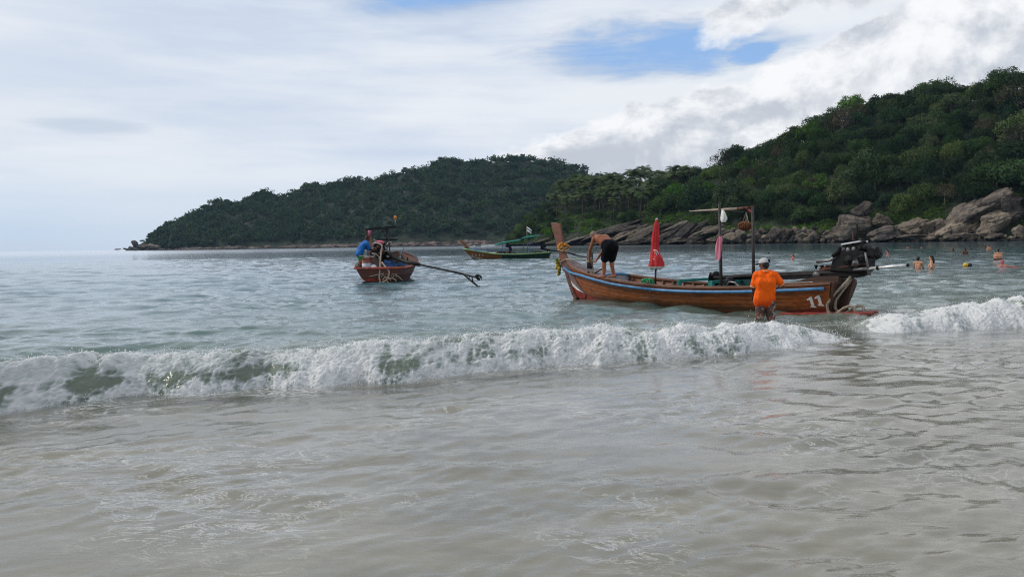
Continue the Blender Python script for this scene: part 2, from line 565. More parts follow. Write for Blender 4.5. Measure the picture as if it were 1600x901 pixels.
M['shirt_orange'] = simple('shirt_orange', (0.88, 0.115, 0.004), 0.75, 0.22, 5, 0.15)
def shirt_cloth():
    m, t = material('shirt_orange')
    co = t.n('ShaderNodeTexCoord').outputs['Object']
    f1 = t.noise(t.map(co, (1.0, 1.0, 0.30), (0, 0, 0), (0.0, 0.5, 0.0)), 11, 3, 0.5, 0.8)
    f2 = t.noise(t.map(co, (1, 1, 0.8), (3, 2, 1), (0, -0.7, 0)), 7, 3, 0.5, 0.6)
    sep = t.n('ShaderNodeSeparateXYZ', Vector=co).outputs[2]
    soak = t.sstep(t.m('ADD', sep, t.m('MULTIPLY', t.m('SUBTRACT', f2, 0.5), 0.3)), 0.78, 0.95, 1.0, 0.0)      # hem wet from the sea
    c = t.mix(soak, (0.86, 0.115, 0.004), (0.56, 0.058, 0.003))
    b = t.n('ShaderNodeBsdfPrincipled', Base_Color=c, Roughness=0.8)
    b.inputs['Specular IOR Level'].default_value = 0.2
    bp = t.n('ShaderNodeBump', Strength=0.9, Distance=0.045, Height=t.m('ADD', f1, f2))
    t.put(b.inputs['Normal'], bp)
    t.n('ShaderNodeOutputMaterial', Surface=b)
    return m


M['shirt_orange'] = shirt_cloth()
M['trim_cream'] = simple('trim_cream', (0.62, 0.36, 0.20), 0.8, 0.1, 9)
M['cap_grey'] = simple('cap_grey', (0.42, 0.42, 0.42), 0.8, 0.12, 12)
M['black_cloth'] = simple('black_cloth', (0.006, 0.006, 0.008), 0.9, 0.3, 8, 0.2, spec=0.1)
M['blue_cloth'] = simple('blue_cloth', (0.012, 0.13, 0.42), 0.8, 0.2, 8, 0.2)
M['navy_cloth'] = simple('navy_cloth', (0.018, 0.022, 0.075), 0.8, 0.2, 8)
M['green_cloth'] = simple('green_cloth', (0.02, 0.22, 0.06), 0.8, 0.2, 8)
M['orange_cloth'] = simple('orange_cloth', (0.42, 0.09, 0.03), 0.8, 0.2, 8)
M['pink_cloth'] = simple('pink_cloth', (0.55, 0.12, 0.16), 0.8, 0.2, 8)
M['hair'] = simple('hair', (0.010, 0.008, 0.007), 0.5, 0.3, 20)
M['hair_grey'] = simple('hair_grey', (0.17, 0.11, 0.08), 0.6, 0.3, 20)
M['skin_tan'] = simple('skin_tan', (0.27, 0.092, 0.042), 0.5, 0.16, 7)
M['skin_dark'] = simple('skin_dark', (0.115, 0.048, 0.028), 0.5, 0.2, 7)
M['skin_light'] = simple('skin_light', (0.50, 0.25, 0.15), 0.5, 0.12, 7)
M['skin_pink'] = simple('skin_pink', (0.50, 0.17, 0.14), 0.5, 0.15, 7)
M['eye'] = simple('eye', (0.02, 0.015, 0.012), 0.2, 0.1, 7)
M['yellow_plastic'] = simple('yellow_plastic', (0.65, 0.42, 0.03), 0.4, 0.2, 9)
M['orange_plastic'] = simple('orange_plastic', (0.60, 0.20, 0.02), 0.4, 0.2, 9)
M['barrel_white'] = simple('barrel_white', (0.46, 0.46, 0.52), 0.5, 0.2, 9)
M['barrel_rust'] = simple('barrel_rust', (0.26, 0.085, 0.06), 0.6, 0.3, 9)
M['lime_paint'] = simple('lime_paint', (0.26, 0.42, 0.16), 0.5, 0.2, 6)
M['ochre_paint'] = simple('ochre_paint', (0.20, 0.085, 0.03), 0.5, 0.35, 6)
M['dark_green_paint'] = simple('dark_green_paint', (0.018, 0.045, 0.030), 0.5, 0.3, 6)
M['canopy_teal'] = simple('canopy_teal', (0.015, 0.21, 0.175), 0.7, 0.3, 4)
M['tarp_blue'] = simple('tarp_blue', (0.045, 0.12, 0.30), 0.7, 0.25, 6)


def camo():
    m, t = material('camo_shorts')
    co = t.n('ShaderNodeTexCoord').outputs['Object']
    n = t.noise(co, 11, 2, 0.5)
    n2 = t.noise(t.map(co, loc=(4, 2, 7)), 13, 2, 0.5)
    c = t.mix(t.sstep(n, 0.50, 0.53), (0.055, 0.035, 0.028), (0.19, 0.055, 0.040))
    c = t.mix(t.sstep(n2, 0.56, 0.59), c, (0.30, 0.27, 0.22))
    b = t.n('ShaderNodeBsdfPrincipled', Base_Color=c, Roughness=0.7)
    t.n('ShaderNodeOutputMaterial', Surface=b)
    return m


M['camo'] = camo()
M['leaf_near'] = foliage('leaf_near', [(0.013, 0.036, 0.017), (0.038, 0.074, 0.024), (0.090, 0.125, 0.036)], 0.06)
M['leaf_brown'] = foliage('leaf_brown', [(0.055, 0.055, 0.035), (0.085, 0.075, 0.045), (0.11, 0.085, 0.055)], 0.10)
M['leaf_bright'] = foliage('leaf_bright', [(0.045, 0.095, 0.018), (0.070, 0.140, 0.026), (0.120, 0.185, 0.040)], 0.12)
M['leaf_palm'] = foliage('leaf_palm', [(0.060, 0.090, 0.040), (0.090, 0.125, 0.055), (0.135, 0.165, 0.080)], 0.08)
M['leaf_far'] = foliage('leaf_far', [(0.011, 0.030, 0.022), (0.026, 0.054, 0.030), (0.052, 0.080, 0.038)], 0.03)
M['bark'] = simple('bark', (0.11, 0.09, 0.07), 0.9, 0.3, 2)
M['bark_pale'] = simple('bark_pale', (0.22, 0.19, 0.16), 0.9, 0.3, 2)
M['soil'] = simple('soil', (0.020, 0.030, 0.015), 0.95, 0.4, 0.2)
M['rock'] = rock_mat('rock', [(0.060, 0.050, 0.045), (0.118, 0.099, 0.085), (0.195, 0.160, 0.120)], 0.30, 1.5)
M['rock_dark'] = rock_mat('rock_dark', [(0.032, 0.028, 0.026), (0.074, 0.063, 0.056), (0.130, 0.107, 0.082)], 0.38, 1.6)
M['rock_far'] = rock_mat('rock_far', [(0.07, 0.052, 0.046), (0.15, 0.115, 0.10), (0.22, 0.165, 0.14)], 0.10, 1.8)

# ------------------------------------------------------------------ the breaking wave: toe line and height, as functions of world x
def _curve(toe_px, top_px, behind=0.40):
    P = [at(*p) for p in toe_px]
    tx = np.array([p.x for p in P]); ty = np.array([p.y for p in P])
    hx, hz = [], []
    for px, py in top_px:
        d = ray(px, py); s = 8.0
        for _ in range(25):
            y = np.interp(d.x * s, tx, ty) + behind
            s = y / d.y
        hx.append(d.x * s); hz.append(CAM_H + d.z * s)
    return tx, ty, np.array(hx), np.array(hz)


W1 = _curve([(-420, 705), (-150, 668), (0, 643), (100, 627), (200, 615), (330, 610), (420, 598), (500, 601), (580, 597), (660, 590), (760, 577), (850, 570),
             (960, 562), (1050, 558), (1150, 550), (1230, 538), (1325, 529)],
            [(-400, 575), (-150, 558), (0, 556), (60, 553), (110, 549), (190, 558), (330, 551), (430, 542), (500, 543), (560, 533), (640, 530), (700, 523),
             (760, 516), (790, 513), (850, 515), (930, 509), (1000, 508), (1100, 507), (1200, 504), (1255, 506), (1290, 513), (1322, 528)])
W2 = _curve([(1335, 517), (1400, 518), (1450, 516), (1520, 512), (1600, 510), (1700, 507), (1900, 502)],
            [(1335, 516), (1360, 502), (1385, 491), (1450, 485), (1500, 474), (1550, 468), (1600, 465), (1700, 461), (1900, 455)])
SL = 0.91


def hump(x, y):
    z = np.zeros_like(x)
    for tx, ty, hx, hz in (W1, W2):
        inside = np.interp(x, [tx[0] - 1.2, tx[0], tx[-1] - 0.05, tx[-1] + 0.05], [0, 1, 1, 0])
        H = np.interp(x, hx, hz) * inside
        q = (y - np.interp(x, tx, ty)) * SL
        rise = np.clip((q - 0.02) / 0.40, 0, 1)
        pr = np.where(q < 0.42, np.sin(rise * math.pi / 2) ** 1.2, 1 / (1 + ((q - 0.42) / 0.62) ** 2))
        pr = pr * np.clip(1 - (q - 2.2) / 2.5, 0, 1)
        z = np.maximum(z, H * 0.86 * pr)
    return z


def seaward(x, y):
    """metres beyond the toe of the wave"""
    return (y - 9.35 - 0.43 * x) / 1.09


def bed_depth(m):
    return np.where(m < 0, np.maximum(0.06, 0.10 + 0.007 * m), 0.10 + np.minimum(m, 5) * 0.135 + np.clip(m - 5, 0, 120) * 0.05)


rng = np.random.default_rng(7)


def sea_height(x, y, dy):
    m = seaward(x, y)
    gust = 1.0 + 0.55 * fbm2(x / 9.0, y / 5.0, 3, 40)
    out = np.zeros_like(x)
    off = np.clip((m - 0.4) / 1.5, 0, 1)
    fore = 1 - np.clip((m + 0.6) / 0.8, 0, 1)
    r = np.random.default_rng(11)
    for i in range(84):                                    # chop beyond the breaker
        lam = math.exp(r.uniform(math.log(0.16), math.log(4.2)))
        th = r.normal(0, 0.62) - 0.30
        kx, ky = math.sin(th) * 2 * math.pi / lam, math.cos(th) * 2 * math.pi / lam
        a = 0.028 * lam / (2 * math.pi) * r.uniform(0.5, 1.2) * (0.65 if lam > 1.8 else 1.0)
        f = np.clip(lam / (dy * 2.2) - 1, 0, 1)
        ph = kx * x + ky * y + r.uniform(0, 6.28) + 0.9 * noise2(x / (lam * 3) + i, y / (lam * 3), i)
        out += off * f * a * gust * (np.sin(ph) + 0.25 * np.sin(2 * ph + 1.2))
    patch = np.clip(0.75 + 0.9 * fbm2(x / 2.2, y / 1.1, 3, 70), 0.12, 2.0)
    rightside = np.clip((x - 0.1 * y) / 4.0, 0, 1) * 0.7
    for i in range(46):                                    # backwash ripples on the shallow film
        lam = math.exp(r.uniform(math.log(0.07), math.log(1.1)))
        th = r.normal(0, 0.33) + (-0.42 if i % 3 else 0.35)
        kx, ky = math.sin(th) * 2 * math.pi / lam, math.cos(th) * 2 * math.pi / lam
        a = (0.033 if lam < 0.3 else 0.0155) * lam / (2 * math.pi) * r.uniform(0.5, 1.3)
        f = np.clip(lam / (dy * 2.2) - 1, 0, 1)
        ph = kx * x + ky * y + r.uniform(0, 6.28) + 1.6 * noise2(x / (lam * 3.5) + i, y / (lam * 2.5), i + 100)
        out += fore * f * a * patch * (1 + rightside) * (np.sin(ph) + 0.35 * np.sin(2 * ph + 1.4) if i % 2 else 1.5 * (1.22 - 2 * np.abs(np.sin(ph / 2)) ** 1.15))
    return out


def make_sea():
    rows = [-6.0, -3.0, 0.0, 1.5]
    y = 2.0
    while y < 5000:
        rows.append(y)
        y += max(0.016 if y < 6 else 0.03, min(0.0068 * y, 0.055) if y < 14.5 else 0.0058 * y * (1 if y < 110 else 3.5))
    rows = np.array(rows)
    dyr = np.gradient(rows)
    u = np.concatenate([-np.geomspace(3.5, 1.03, 14), np.linspace(-1, 1, 560), np.geomspace(1.03, 3.5, 14)])
    Y, U = np.meshgrid(rows, u, indexing='ij')
    DY = np.repeat(dyr[:, None], len(u), 1)
    X = U * (0.72 * np.maximum(Y, 0) + 1.4)
    x, yy, dy = X.ravel(), Y.ravel(), DY.ravel()
    hp = hump(x, yy)
    z = hp + sea_height(x, yy, dy) + hp * np.clip(1 - dy / 0.2, 0, 1) * (0.10 * fbm2(x / 0.22, yy / 0.12, 4, 61) + 0.12 * fbm2(x / 0.7, yy / 0.3, 2, 67))
    n = len(u)
    i = np.arange(len(rows) - 1)[:, None] * n + np.arange(n - 1)[None, :]
    i = i.ravel()
    faces = np.stack([i, i + 1, i + n + 1, i + n], 1)
    me = quads_mesh('sea', np.stack([x, yy, z], 1), faces, None, True)
    m = seaward(x, yy)
    a = me.attributes.new('depth', 'FLOAT', 'POINT')
    a.data.foreach_set('value', np.maximum(bed_depth(m), hump(x, yy) * 1.0).astype(np.float32))
    a = me.attributes.new('off', 'FLOAT', 'POINT')
    a.data.foreach_set('value', m.astype(np.float32))
    return me


def sea_material():
    m, t = material('sea_water')
    pos = t.n('ShaderNodeNewGeometry').outputs['Position']
    dep = t.n('ShaderNodeAttribute', dict(attribute_name='depth')).outputs['Fac']
    off = t.n('ShaderNodeAttribute', dict(attribute_name='off')).outputs['Fac']
    # fine ripples below the size of the mesh
    s1 = t.noise(t.map(pos, (1.0, 2.3, 1.0), (0, 0, 0), (0, 0, 0.35)), 9.0, 5, 0.62, 0.6)
    s2 = t.noise(t.map(pos, (1.0, 2.6, 1.0), (3, 9, 0), (0, 0, -0.25)), 1.3, 5, 0.6, 0.3)
    foresh = t.sstep(off, -0.6, 1.2)
    h = t.m('ADD', t.m('MULTIPLY', s1, t.m('ADD', 0.0022, t.m('MULTIPLY', foresh, 0.006))), t.m('MULTIPLY', s2, t.m('MULTIPLY', foresh, 0.018)))
    bp = t.n('ShaderNodeBump', Strength=1.0, Distance=1.0, Height=h)
    # water colour: sand stirred up in the shallows, green blue farther out
    cloud = t.noise(pos, 0.35, 4, 0.6)
    d2 = t.m('ADD', dep, t.m('MULTIPLY', t.m('SUBTRACT', cloud, 0.5), 0.7))
    body = t.mix(t.sstep(off, -0.3, 0.3), (0.27, 0.255, 0.205), (0.185, 0.225, 0.18))
    body = t.mix(t.sstep(d2, 0.30, 0.85), body, (0.092, 0.146, 0.128))
    body = t.mix(t.sstep(d2, 0.6, 1.8), body, (0.030, 0.100, 0.118))
    body = t.mix(t.sstep(off, 40, 160), body, (0.013, 0.078, 0.120))
    turb = t.m('SUBTRACT', 1.0, t.m('POWER', 2.718, t.m('MULTIPLY', dep, -3.0)))
    diff = t.n('ShaderNodeBsdfDiffuse', Color=body)
    tr = t.n('ShaderNodeBsdfTransparent', Color=(0.965, 0.975, 0.965))
    inner = t.n('ShaderNodeMixShader', i0=turb, i1=tr, i2=diff)
    # thin threads of old foam carried on the backwash
    f1 = t.noise(t.map(pos, (1.0, 2.2, 1.0), (0, 0, 0), (0, 0, 0.4)), 2.4, 6, 0.68, 1.2)
    f2 = t.noise(t.map(pos, (1.0, 1.0, 1.0), (8, 3, 0)), 0.55, 4, 0.6)
    thread = t.m('MULTIPLY', t.sstep(t.m('ABSOLUTE', t.m('SUBTRACT', f1, 0.5)), 0.0, 0.022, 1.0, 0.0), t.sstep(f2, 0.46, 0.62))
    thread = t.m('MULTIPLY', thread, t.sstep(off, -0.4, 0.2, 0.42, 0.0))
    # lace of fresh foam left just ahead of and behind the breaker
    f3 = t.noise(t.map(pos, (1.0, 1.6, 1.0), (2, 7, 0), (0, 0, 0.4)), 4.5, 5, 0.62, 1.5)
    f4 = t.noise(t.map(pos, (1.0, 1.5, 1.0), (1, 3, 0), (0, 0, 0.4)), 1.1, 4, 0.6, 0.5)
    lace = t.m('MULTIPLY', t.sstep(t.m('ABSOLUTE', t.m('SUBTRACT', f3, 0.5)), 0.0, 0.05, 1.0, 0.0), t.sstep(f4, 0.44, 0.58))
    band = t.m('ADD', t.m('MULTIPLY', t.sstep(off, -1.0, -0.2), t.sstep(off, 0.1, 0.5, 0.8, 0.0)), t.m('MULTIPLY', t.sstep(off, 0.7, 1.3), t.sstep(off, 1.6, 3.6, 0.55, 0.0)))
    thread = t.m('MAXIMUM', thread, t.m('MULTIPLY', lace, band))
    fo = t.n('ShaderNodeBsdfDiffuse', Color=(0.74, 0.75, 0.74))
    inner = t.n('ShaderNodeMixShader', i0=thread, i1=inner, i2=fo)
    gl = t.n('ShaderNodeBsdfGlossy', Color=(0.97, 0.98, 1.0), Roughness=t.sstep(off, 20, 400, 0.03, 0.16), Normal=bp)
    geo = t.n('ShaderNodeNewGeometry')
    cosv = t.n('ShaderNodeVectorMath', dict(operation='DOT_PRODUCT'), i0=geo.outputs['Incoming'], i1=bp.outputs[0]).outputs['Value']
    fr = t.m('ADD', 0.02, t.m('MULTIPLY', 0.98, t.m('POWER', t.m('SUBTRACT', 1.0, t.m('ABSOLUTE', cosv), clamp=True), 5.0)))
    fr = t.m('MULTIPLY', fr, t.m('SUBTRACT', 1.0, geo.outputs['Backfacing']))        # from below the surface lets light through
    mx = t.n('ShaderNodeMixShader', i0=fr, i1=inner, i2=gl)
    t.n('ShaderNodeOutputMaterial', Surface=mx)
    return m


def make_bed():
    xs = np.linspace(-60, 60, 90); ys = np.concatenate([np.linspace(-8, 16, 90), np.linspace(16.5, 110, 40)])
    Y, X = np.meshgrid(ys, xs, indexing='ij')
    x, y = X.ravel(), Y.ravel()
    z = -bed_depth(seaward(x, y)) + 0.010 * fbm2(x / 1.6, y / 0.9, 3, 5)
    n = len(xs)
    i = (np.arange(len(ys) - 1)[:, None] * n + np.arange(n - 1)[None, :]).ravel()
    return quads_mesh('sand_bed', np.stack([x, y, z], 1), np.stack([i, i + 1, i + n + 1, i + n], 1), None, True)


def sand_material():
    m, t = material('wet_sand')
    pos = t.n('ShaderNodeNewGeometry').outputs['Position']
    a = t.noise(t.map(pos, (1, 1.7, 1), (0, 0, 0), (0, 0, 0.3)), 0.55, 5, 0.6, 0.5)
    b = t.noise(t.map(pos, (1, 2.0, 1), (5, 1, 0), (0, 0, -0.3)), 2.6, 6, 0.62, 0.6)
    g = t.noise(pos, 160, 2, 0.6)
    c = t.mix(t.sstep(a, 0.34, 0.66), (0.190, 0.180, 0.148), (0.32, 0.30, 0.255))
    c = t.mix(t.sstep(b, 0.42, 0.68, 0, 0.65), c, (0.190, 0.182, 0.150))
    c = t.mix(t.m('MULTIPLY', g, 0.35), c, (0.19, 0.175, 0.14))
    d = t.n('ShaderNodeBsdfDiffuse', Color=c)
    t.n('ShaderNodeOutputMaterial', Surface=d)
    return m


sea = link('sea', make_sea())
sea.data.materials.append(sea_material())
tag(sea, 'pale green blue sea with small ripples running into sandy shallows', kind='structure')
bed = link('sand_bed', make_bed())
bed.data.materials.append(sand_material())
tag(bed, 'beige sand under the shallow backwash', kind='structure')


# ------------------------------------------------------------------ foam of the breaking wave
def foam_material():
    m, t = material('foam')
    th = t.n('ShaderNodeAttribute', dict(attribute_name='thick')).outputs['Fac']
    cv = t.n('ShaderNodeAttribute', dict(attribute_name='cover')).outputs['Fac']
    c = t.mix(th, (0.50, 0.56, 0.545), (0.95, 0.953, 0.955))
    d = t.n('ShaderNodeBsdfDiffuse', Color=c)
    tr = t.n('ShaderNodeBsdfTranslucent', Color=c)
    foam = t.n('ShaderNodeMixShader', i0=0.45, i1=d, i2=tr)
    # between the foam the bare green face of the wave
    wc = (0.19, 0.225, 0.175)
    wd = t.n('ShaderNodeMixShader', i0=0.35, i1=t.n('ShaderNodeBsdfDiffuse', Color=wc), i2=t.n('ShaderNodeBsdfTranslucent', Color=wc))
    wf = t.n('ShaderNodeMixShader', i0=t.n('ShaderNodeFresnel', IOR=1.33), i1=wd, i2=t.n('ShaderNodeBsdfGlossy', Color=1.0, Roughness=0.08))
    mx = t.n('ShaderNodeMixShader', i0=cv, i1=wf, i2=foam)
    al = t.n('ShaderNodeAttribute', dict(attribute_name='alpha')).outputs['Fac']
    tp = t.n('ShaderNodeBsdfTransparent', Color=(0.9, 0.95, 0.92))
    mx = t.n('ShaderNodeMixShader', i0=t.m('SUBTRACT', 1.0, al), i1=mx, i2=tp)
    t.n('ShaderNodeOutputMaterial', Surface=mx)
    return m


FOAM = foam_material()


def make_foam(Wc, x0, x1, da, nb, seed, clear):
    tx, ty, hx, hz = Wc
    xs = np.arange(x0, x1, da)
    b = np.linspace(0, 1, nb)
    Xs, B = np.meshgrid(xs, b, indexing='ij')
    x, bb = Xs.ravel(), B.ravel()
    wob = 0.16 * fbm2(xs / 0.7, xs * 0, 4, seed)                  # the toe runs forward in tongues
    H1 = np.interp(xs, hx, hz) * 0.88
    H1 = H1 * (1 + 0.16 * fbm2(xs / 0.5, xs * 0 + 3, 3, seed + 9)) + 0.01
    lo = np.clip(np.minimum((xs - x0) / 0.3, (x1 - xs) / 0.9), 0.02, 1)
    H1 = H1 * np.sqrt(lo)
    H = np.repeat(H1, nb); wb = np.repeat(wob, nb)
    phi = -0.05 + bb * 2.6
    base = np.interp(x, tx, ty)
    toe = np.clip(1 - bb * 3.2, 0, 1)
    q = 0.40 - 0.42 * np.cos(phi) - (0.11 + wb) * toe
    z = H * np.sin(phi)
    z = np.where(bb < 0.5, H * np.sin(phi) ** 1.0, z)
    nq, nz = -np.cos(phi), np.sin(phi) + 0.15
    p = np.stack([x * 1.0, q * 1.0 + 3.0, z * 1.0], 1)
    pl = np.stack([x, q * 0.6, z * 0.55], 1)                       # stretched down the face
    big = np.abs(noise3(pl / 0.30, seed + 1))
    mid = np.abs(noise3(p / 0.115, seed + 2))
    sml = np.abs(noise3(p / 0.045, seed + 3))
    fin = noise3(p / 0.018, seed + 4)
    amp = np.clip(H / 0.35, 0.15, 1.0)
    disp = amp * (0.10 * big + 0.030 * mid + 0.014 * sml + 0.012 * fin) - 0.035 * amp
    # coverage: bare water shows low on the face where `clear` says so
    cl = clear(x)
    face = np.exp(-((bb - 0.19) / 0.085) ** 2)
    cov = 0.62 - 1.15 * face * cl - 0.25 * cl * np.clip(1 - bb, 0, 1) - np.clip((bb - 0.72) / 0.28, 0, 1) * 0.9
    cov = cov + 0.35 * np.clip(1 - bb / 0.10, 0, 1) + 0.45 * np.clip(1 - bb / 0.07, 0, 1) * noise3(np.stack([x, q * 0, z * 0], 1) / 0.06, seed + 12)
    ln = noise3(pl / 0.33 + 7, seed + 5)
    strand = 1 - np.abs(noise3(np.stack([x, q * 0.8, z * 0.5], 1) / 0.085, seed + 6)) * 3.0
    strand2 = 1 - np.abs(noise3(p / 0.05, seed + 7)) * 3.0
    ln2 = noise3(pl / 0.12 + 3, seed + 8)
    mask = cov + 0.75 * ln + 0.45 * ln2 + 0.45 * np.clip(strand, -0.5, 1) + 0.28 * np.clip(strand2, -0.6, 1) + 0.25 * fin
    end = np.clip(np.minimum((x - x0) / 0.2, (x1 - x) / 0.8), 0, 1)
    mask = mask - (1 - end) * 0.6
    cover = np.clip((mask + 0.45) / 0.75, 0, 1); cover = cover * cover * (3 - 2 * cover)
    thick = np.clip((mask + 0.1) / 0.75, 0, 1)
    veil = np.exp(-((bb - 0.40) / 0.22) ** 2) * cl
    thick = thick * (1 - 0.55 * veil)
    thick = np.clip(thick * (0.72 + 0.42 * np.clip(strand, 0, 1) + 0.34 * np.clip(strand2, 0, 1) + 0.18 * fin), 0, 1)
    disp = disp * (0.35 + 0.65 * np.clip(mask + 0.4, 0, 1))
    y = base + (q + nq * disp) / SL
    xx = x + 0.43 * nq * disp * -0.4
    z = np.maximum(z + nz * disp, -0.02)
    n = nb
    i = (np.arange(len(xs) - 1)[:, None] * n + np.arange(n - 1)[None, :]).ravel()
    f = np.stack([i, i + n, i + n + 1, i + 1], 1)
    edge = np.maximum(np.clip((bb - 0.66) / 0.12, 0, 1), np.clip((0.07 - bb) / 0.05, 0, 1))
    edge = np.maximum(edge, 1 - end)
    alpha = 1 - edge * (1 - cover)
    f = f[(alpha[f].max(1) > 0.03)]
    used = np.unique(f)
    remap = -np.ones(len(x), int); remap[used] = np.arange(len(used))
    V = np.stack([xx, y, z], 1)[used]
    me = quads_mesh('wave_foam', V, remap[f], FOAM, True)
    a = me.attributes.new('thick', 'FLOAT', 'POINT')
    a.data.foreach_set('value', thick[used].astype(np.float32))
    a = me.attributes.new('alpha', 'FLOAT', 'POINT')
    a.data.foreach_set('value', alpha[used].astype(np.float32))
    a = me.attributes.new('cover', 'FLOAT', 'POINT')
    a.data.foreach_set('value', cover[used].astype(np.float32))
    return me, V, thick[used]


def drops_mesh(name, V, thick, n, seed, rmin, rmax, spread):
    r = np.random.default_rng(seed)
    w = 0.25 + thick + 2.0 * (V[:, 2] > np.quantile(V[:, 2], 0.75)) + 0.8 * (V[:, 2] < 0.06)
    k = r.choice(len(V), n, p=w / w.sum())
    c = V[k].copy()
    s = r.exponential(spread, (n, 3)) * r.choice([-1, 1], (n, 3)) * (0.7, 0.7, 1.0)
    c += s
    fl = r.random(n) < 0.22                                        # flecks lying on the water ahead of the toe
    low = V[:, 2] < np.quantile(V[:, 2], 0.2); kk = r.choice(np.flatnonzero(low), n)
    c[fl] = V[kk][fl] + np.stack([r.normal(0, .05, n), -np.abs(r.normal(0, .10, n)), np.zeros(n)], 1)[fl]; c[fl, 2] = 0.006
    c[:, 1] -= np.abs(r.normal(0, spread, n))
    c[:, 2] = np.maximum(c[:, 2] + np.abs(r.normal(0, spread * 0.5, n)), 0.004)
    rad = rmin + (rmax - rmin) * r.random(n) ** 3
    o = np.array([[1, 0, 0], [-1, 0, 0], [0, 1, 0], [0, -1, 0], [0, 0, 1], [0, 0, -1]], float)
    rad = np.where(fl, rad * 0.8, rad)
    st = np.stack([np.ones(n), np.ones(n), r.uniform(0.8, 1.9, n)], 1)
    v = (c[:, None, :] + o[None] * (rad[:, None] * st)[:, None, :]).reshape(-1, 3)
    f = np.array([[0, 2, 4], [2, 1, 4], [1, 3, 4], [3, 0, 4], [2, 0, 5], [1, 2, 5], [3, 1, 5], [0, 3, 5]])
    F = (f[None] + np.arange(n)[:, None, None] * 6).reshape(-1, 3)
    me = quads_mesh(name, v, F, FOAM, True)
    a = me.attributes.new('thick', 'FLOAT', 'POINT')
    a.data.foreach_set('value', np.full(len(v), 0.95, np.float32))
    for nm in ('cover', 'alpha'):
        a = me.attributes.new(nm, 'FLOAT', 'POINT')
        a.data.foreach_set('value', np.ones(len(v), np.float32))
    return me


_clear1 = lambda x: np.interp(x, [-9, -3.2, -2.45, -2.0, -1.5, -1.15, -0.7, 0.3, 0.55, 0.8, 2.0, 5], [0.86, 0.86, 0.78, 0.22, 0.22, 0.46, 0.18, 0.26, 0.42, 0.2, 0.08, 0.0])
_clear2 = lambda x: np.zeros_like(x)
for Wc, x0, x1, da, nb, sd_, cl, lab, nd in (
        (W1, -6.3, float(W1[0][-1]), 0.0085, 112, 31, _clear1, 'long white wave breaking across the shallows from the left up to the boat stern', 15000),
        (W2, float(W2[0][0]), 11.5, 0.011, 84, 57, _clear2, 'second stretch of white breaking foam beyond the boat stern', 4500)):
    me, V, thk = make_foam(Wc, x0, x1, da, nb, sd_, cl)
    o = link('wave_foam', me)
    tag(o, lab, 'wave', kind='stuff')
    o = link('spray', drops_mesh('spray', V, thk, nd, sd_ + 3, 0.0022, 0.0075, 0.022))
    tag(o, 'fine drops thrown up along the ' + ('long breaking wave' if Wc is W1 else 'breaking wave beyond the stern'), 'spray', kind='stuff')

# ------------------------------------------------------------------ headlands
def hz(px):
    return 393.0 - 0.015 * px


class Land:
    """a hillside between a shore line and a ridge line, given at columns across the bay"""
    def __init__(self, px, ds, off, top, tree, seed, rough, bulge=0.85):
        self.px = np.array(px, float)
        sh = [far(p, hz(p), d) for p, d in zip(px, ds)]
        rd = [far(p, y, d + o) for p, d, o, y in zip(px, ds, off, top)]
        self.sx = np.array([p.x for p in sh]); self.sy = np.array([p.y for p in sh])
        self.rx = np.array([p.x for p in rd]); self.ry = np.array([p.y for p in rd])
        self.rz = np.array([max(0.6, p.z - t) for p, t in zip(rd, tree)])
        self.seed, self.rough, self.bulge = seed, rough, bulge

    def pt(self, px, t):
        px = np.asarray(px, float); t = np.asarray(t, float)
        I = lambda a: np.interp(px, self.px, a)
        x = I(self.sx) + (I(self.rx) - I(self.sx)) * t
        y = I(self.sy) + (I(self.ry) - I(self.sy)) * t
        zr = I(self.rz)
        tt = np.clip(t, 0, 1)
        sh = np.where(t <= 1, tt ** self.bulge, 1 - 0.35 * (t - 1))
        z = -2.0 + (zr + 2.0) * sh
        z = z + self.rough * np.clip(t * 6, 0, 1) * fbm2(x / 38, y / 38, 4, self.seed) * np.clip(zr / 30, 0.15, 1)
        return x, y, z

    def mesh(self, name, n, m, tmax, mat):
        px = np.linspace(self.px[0], self.px[-1], n)
        t = np.concatenate([[-0.05], np.linspace(0, tmax, m)])
        P, T = np.meshgrid(px, t, indexing='ij')
        x, y, z = self.pt(P.ravel(), T.ravel())
        k = len(t)
        i = (np.arange(n - 1)[:, None] * k + np.arange(k - 1)[None, :]).ravel()
        return quads_mesh(name, np.stack([x, y, z], 1), np.stack([i, i + k, i + k + 1, i + 1], 1), mat, True)


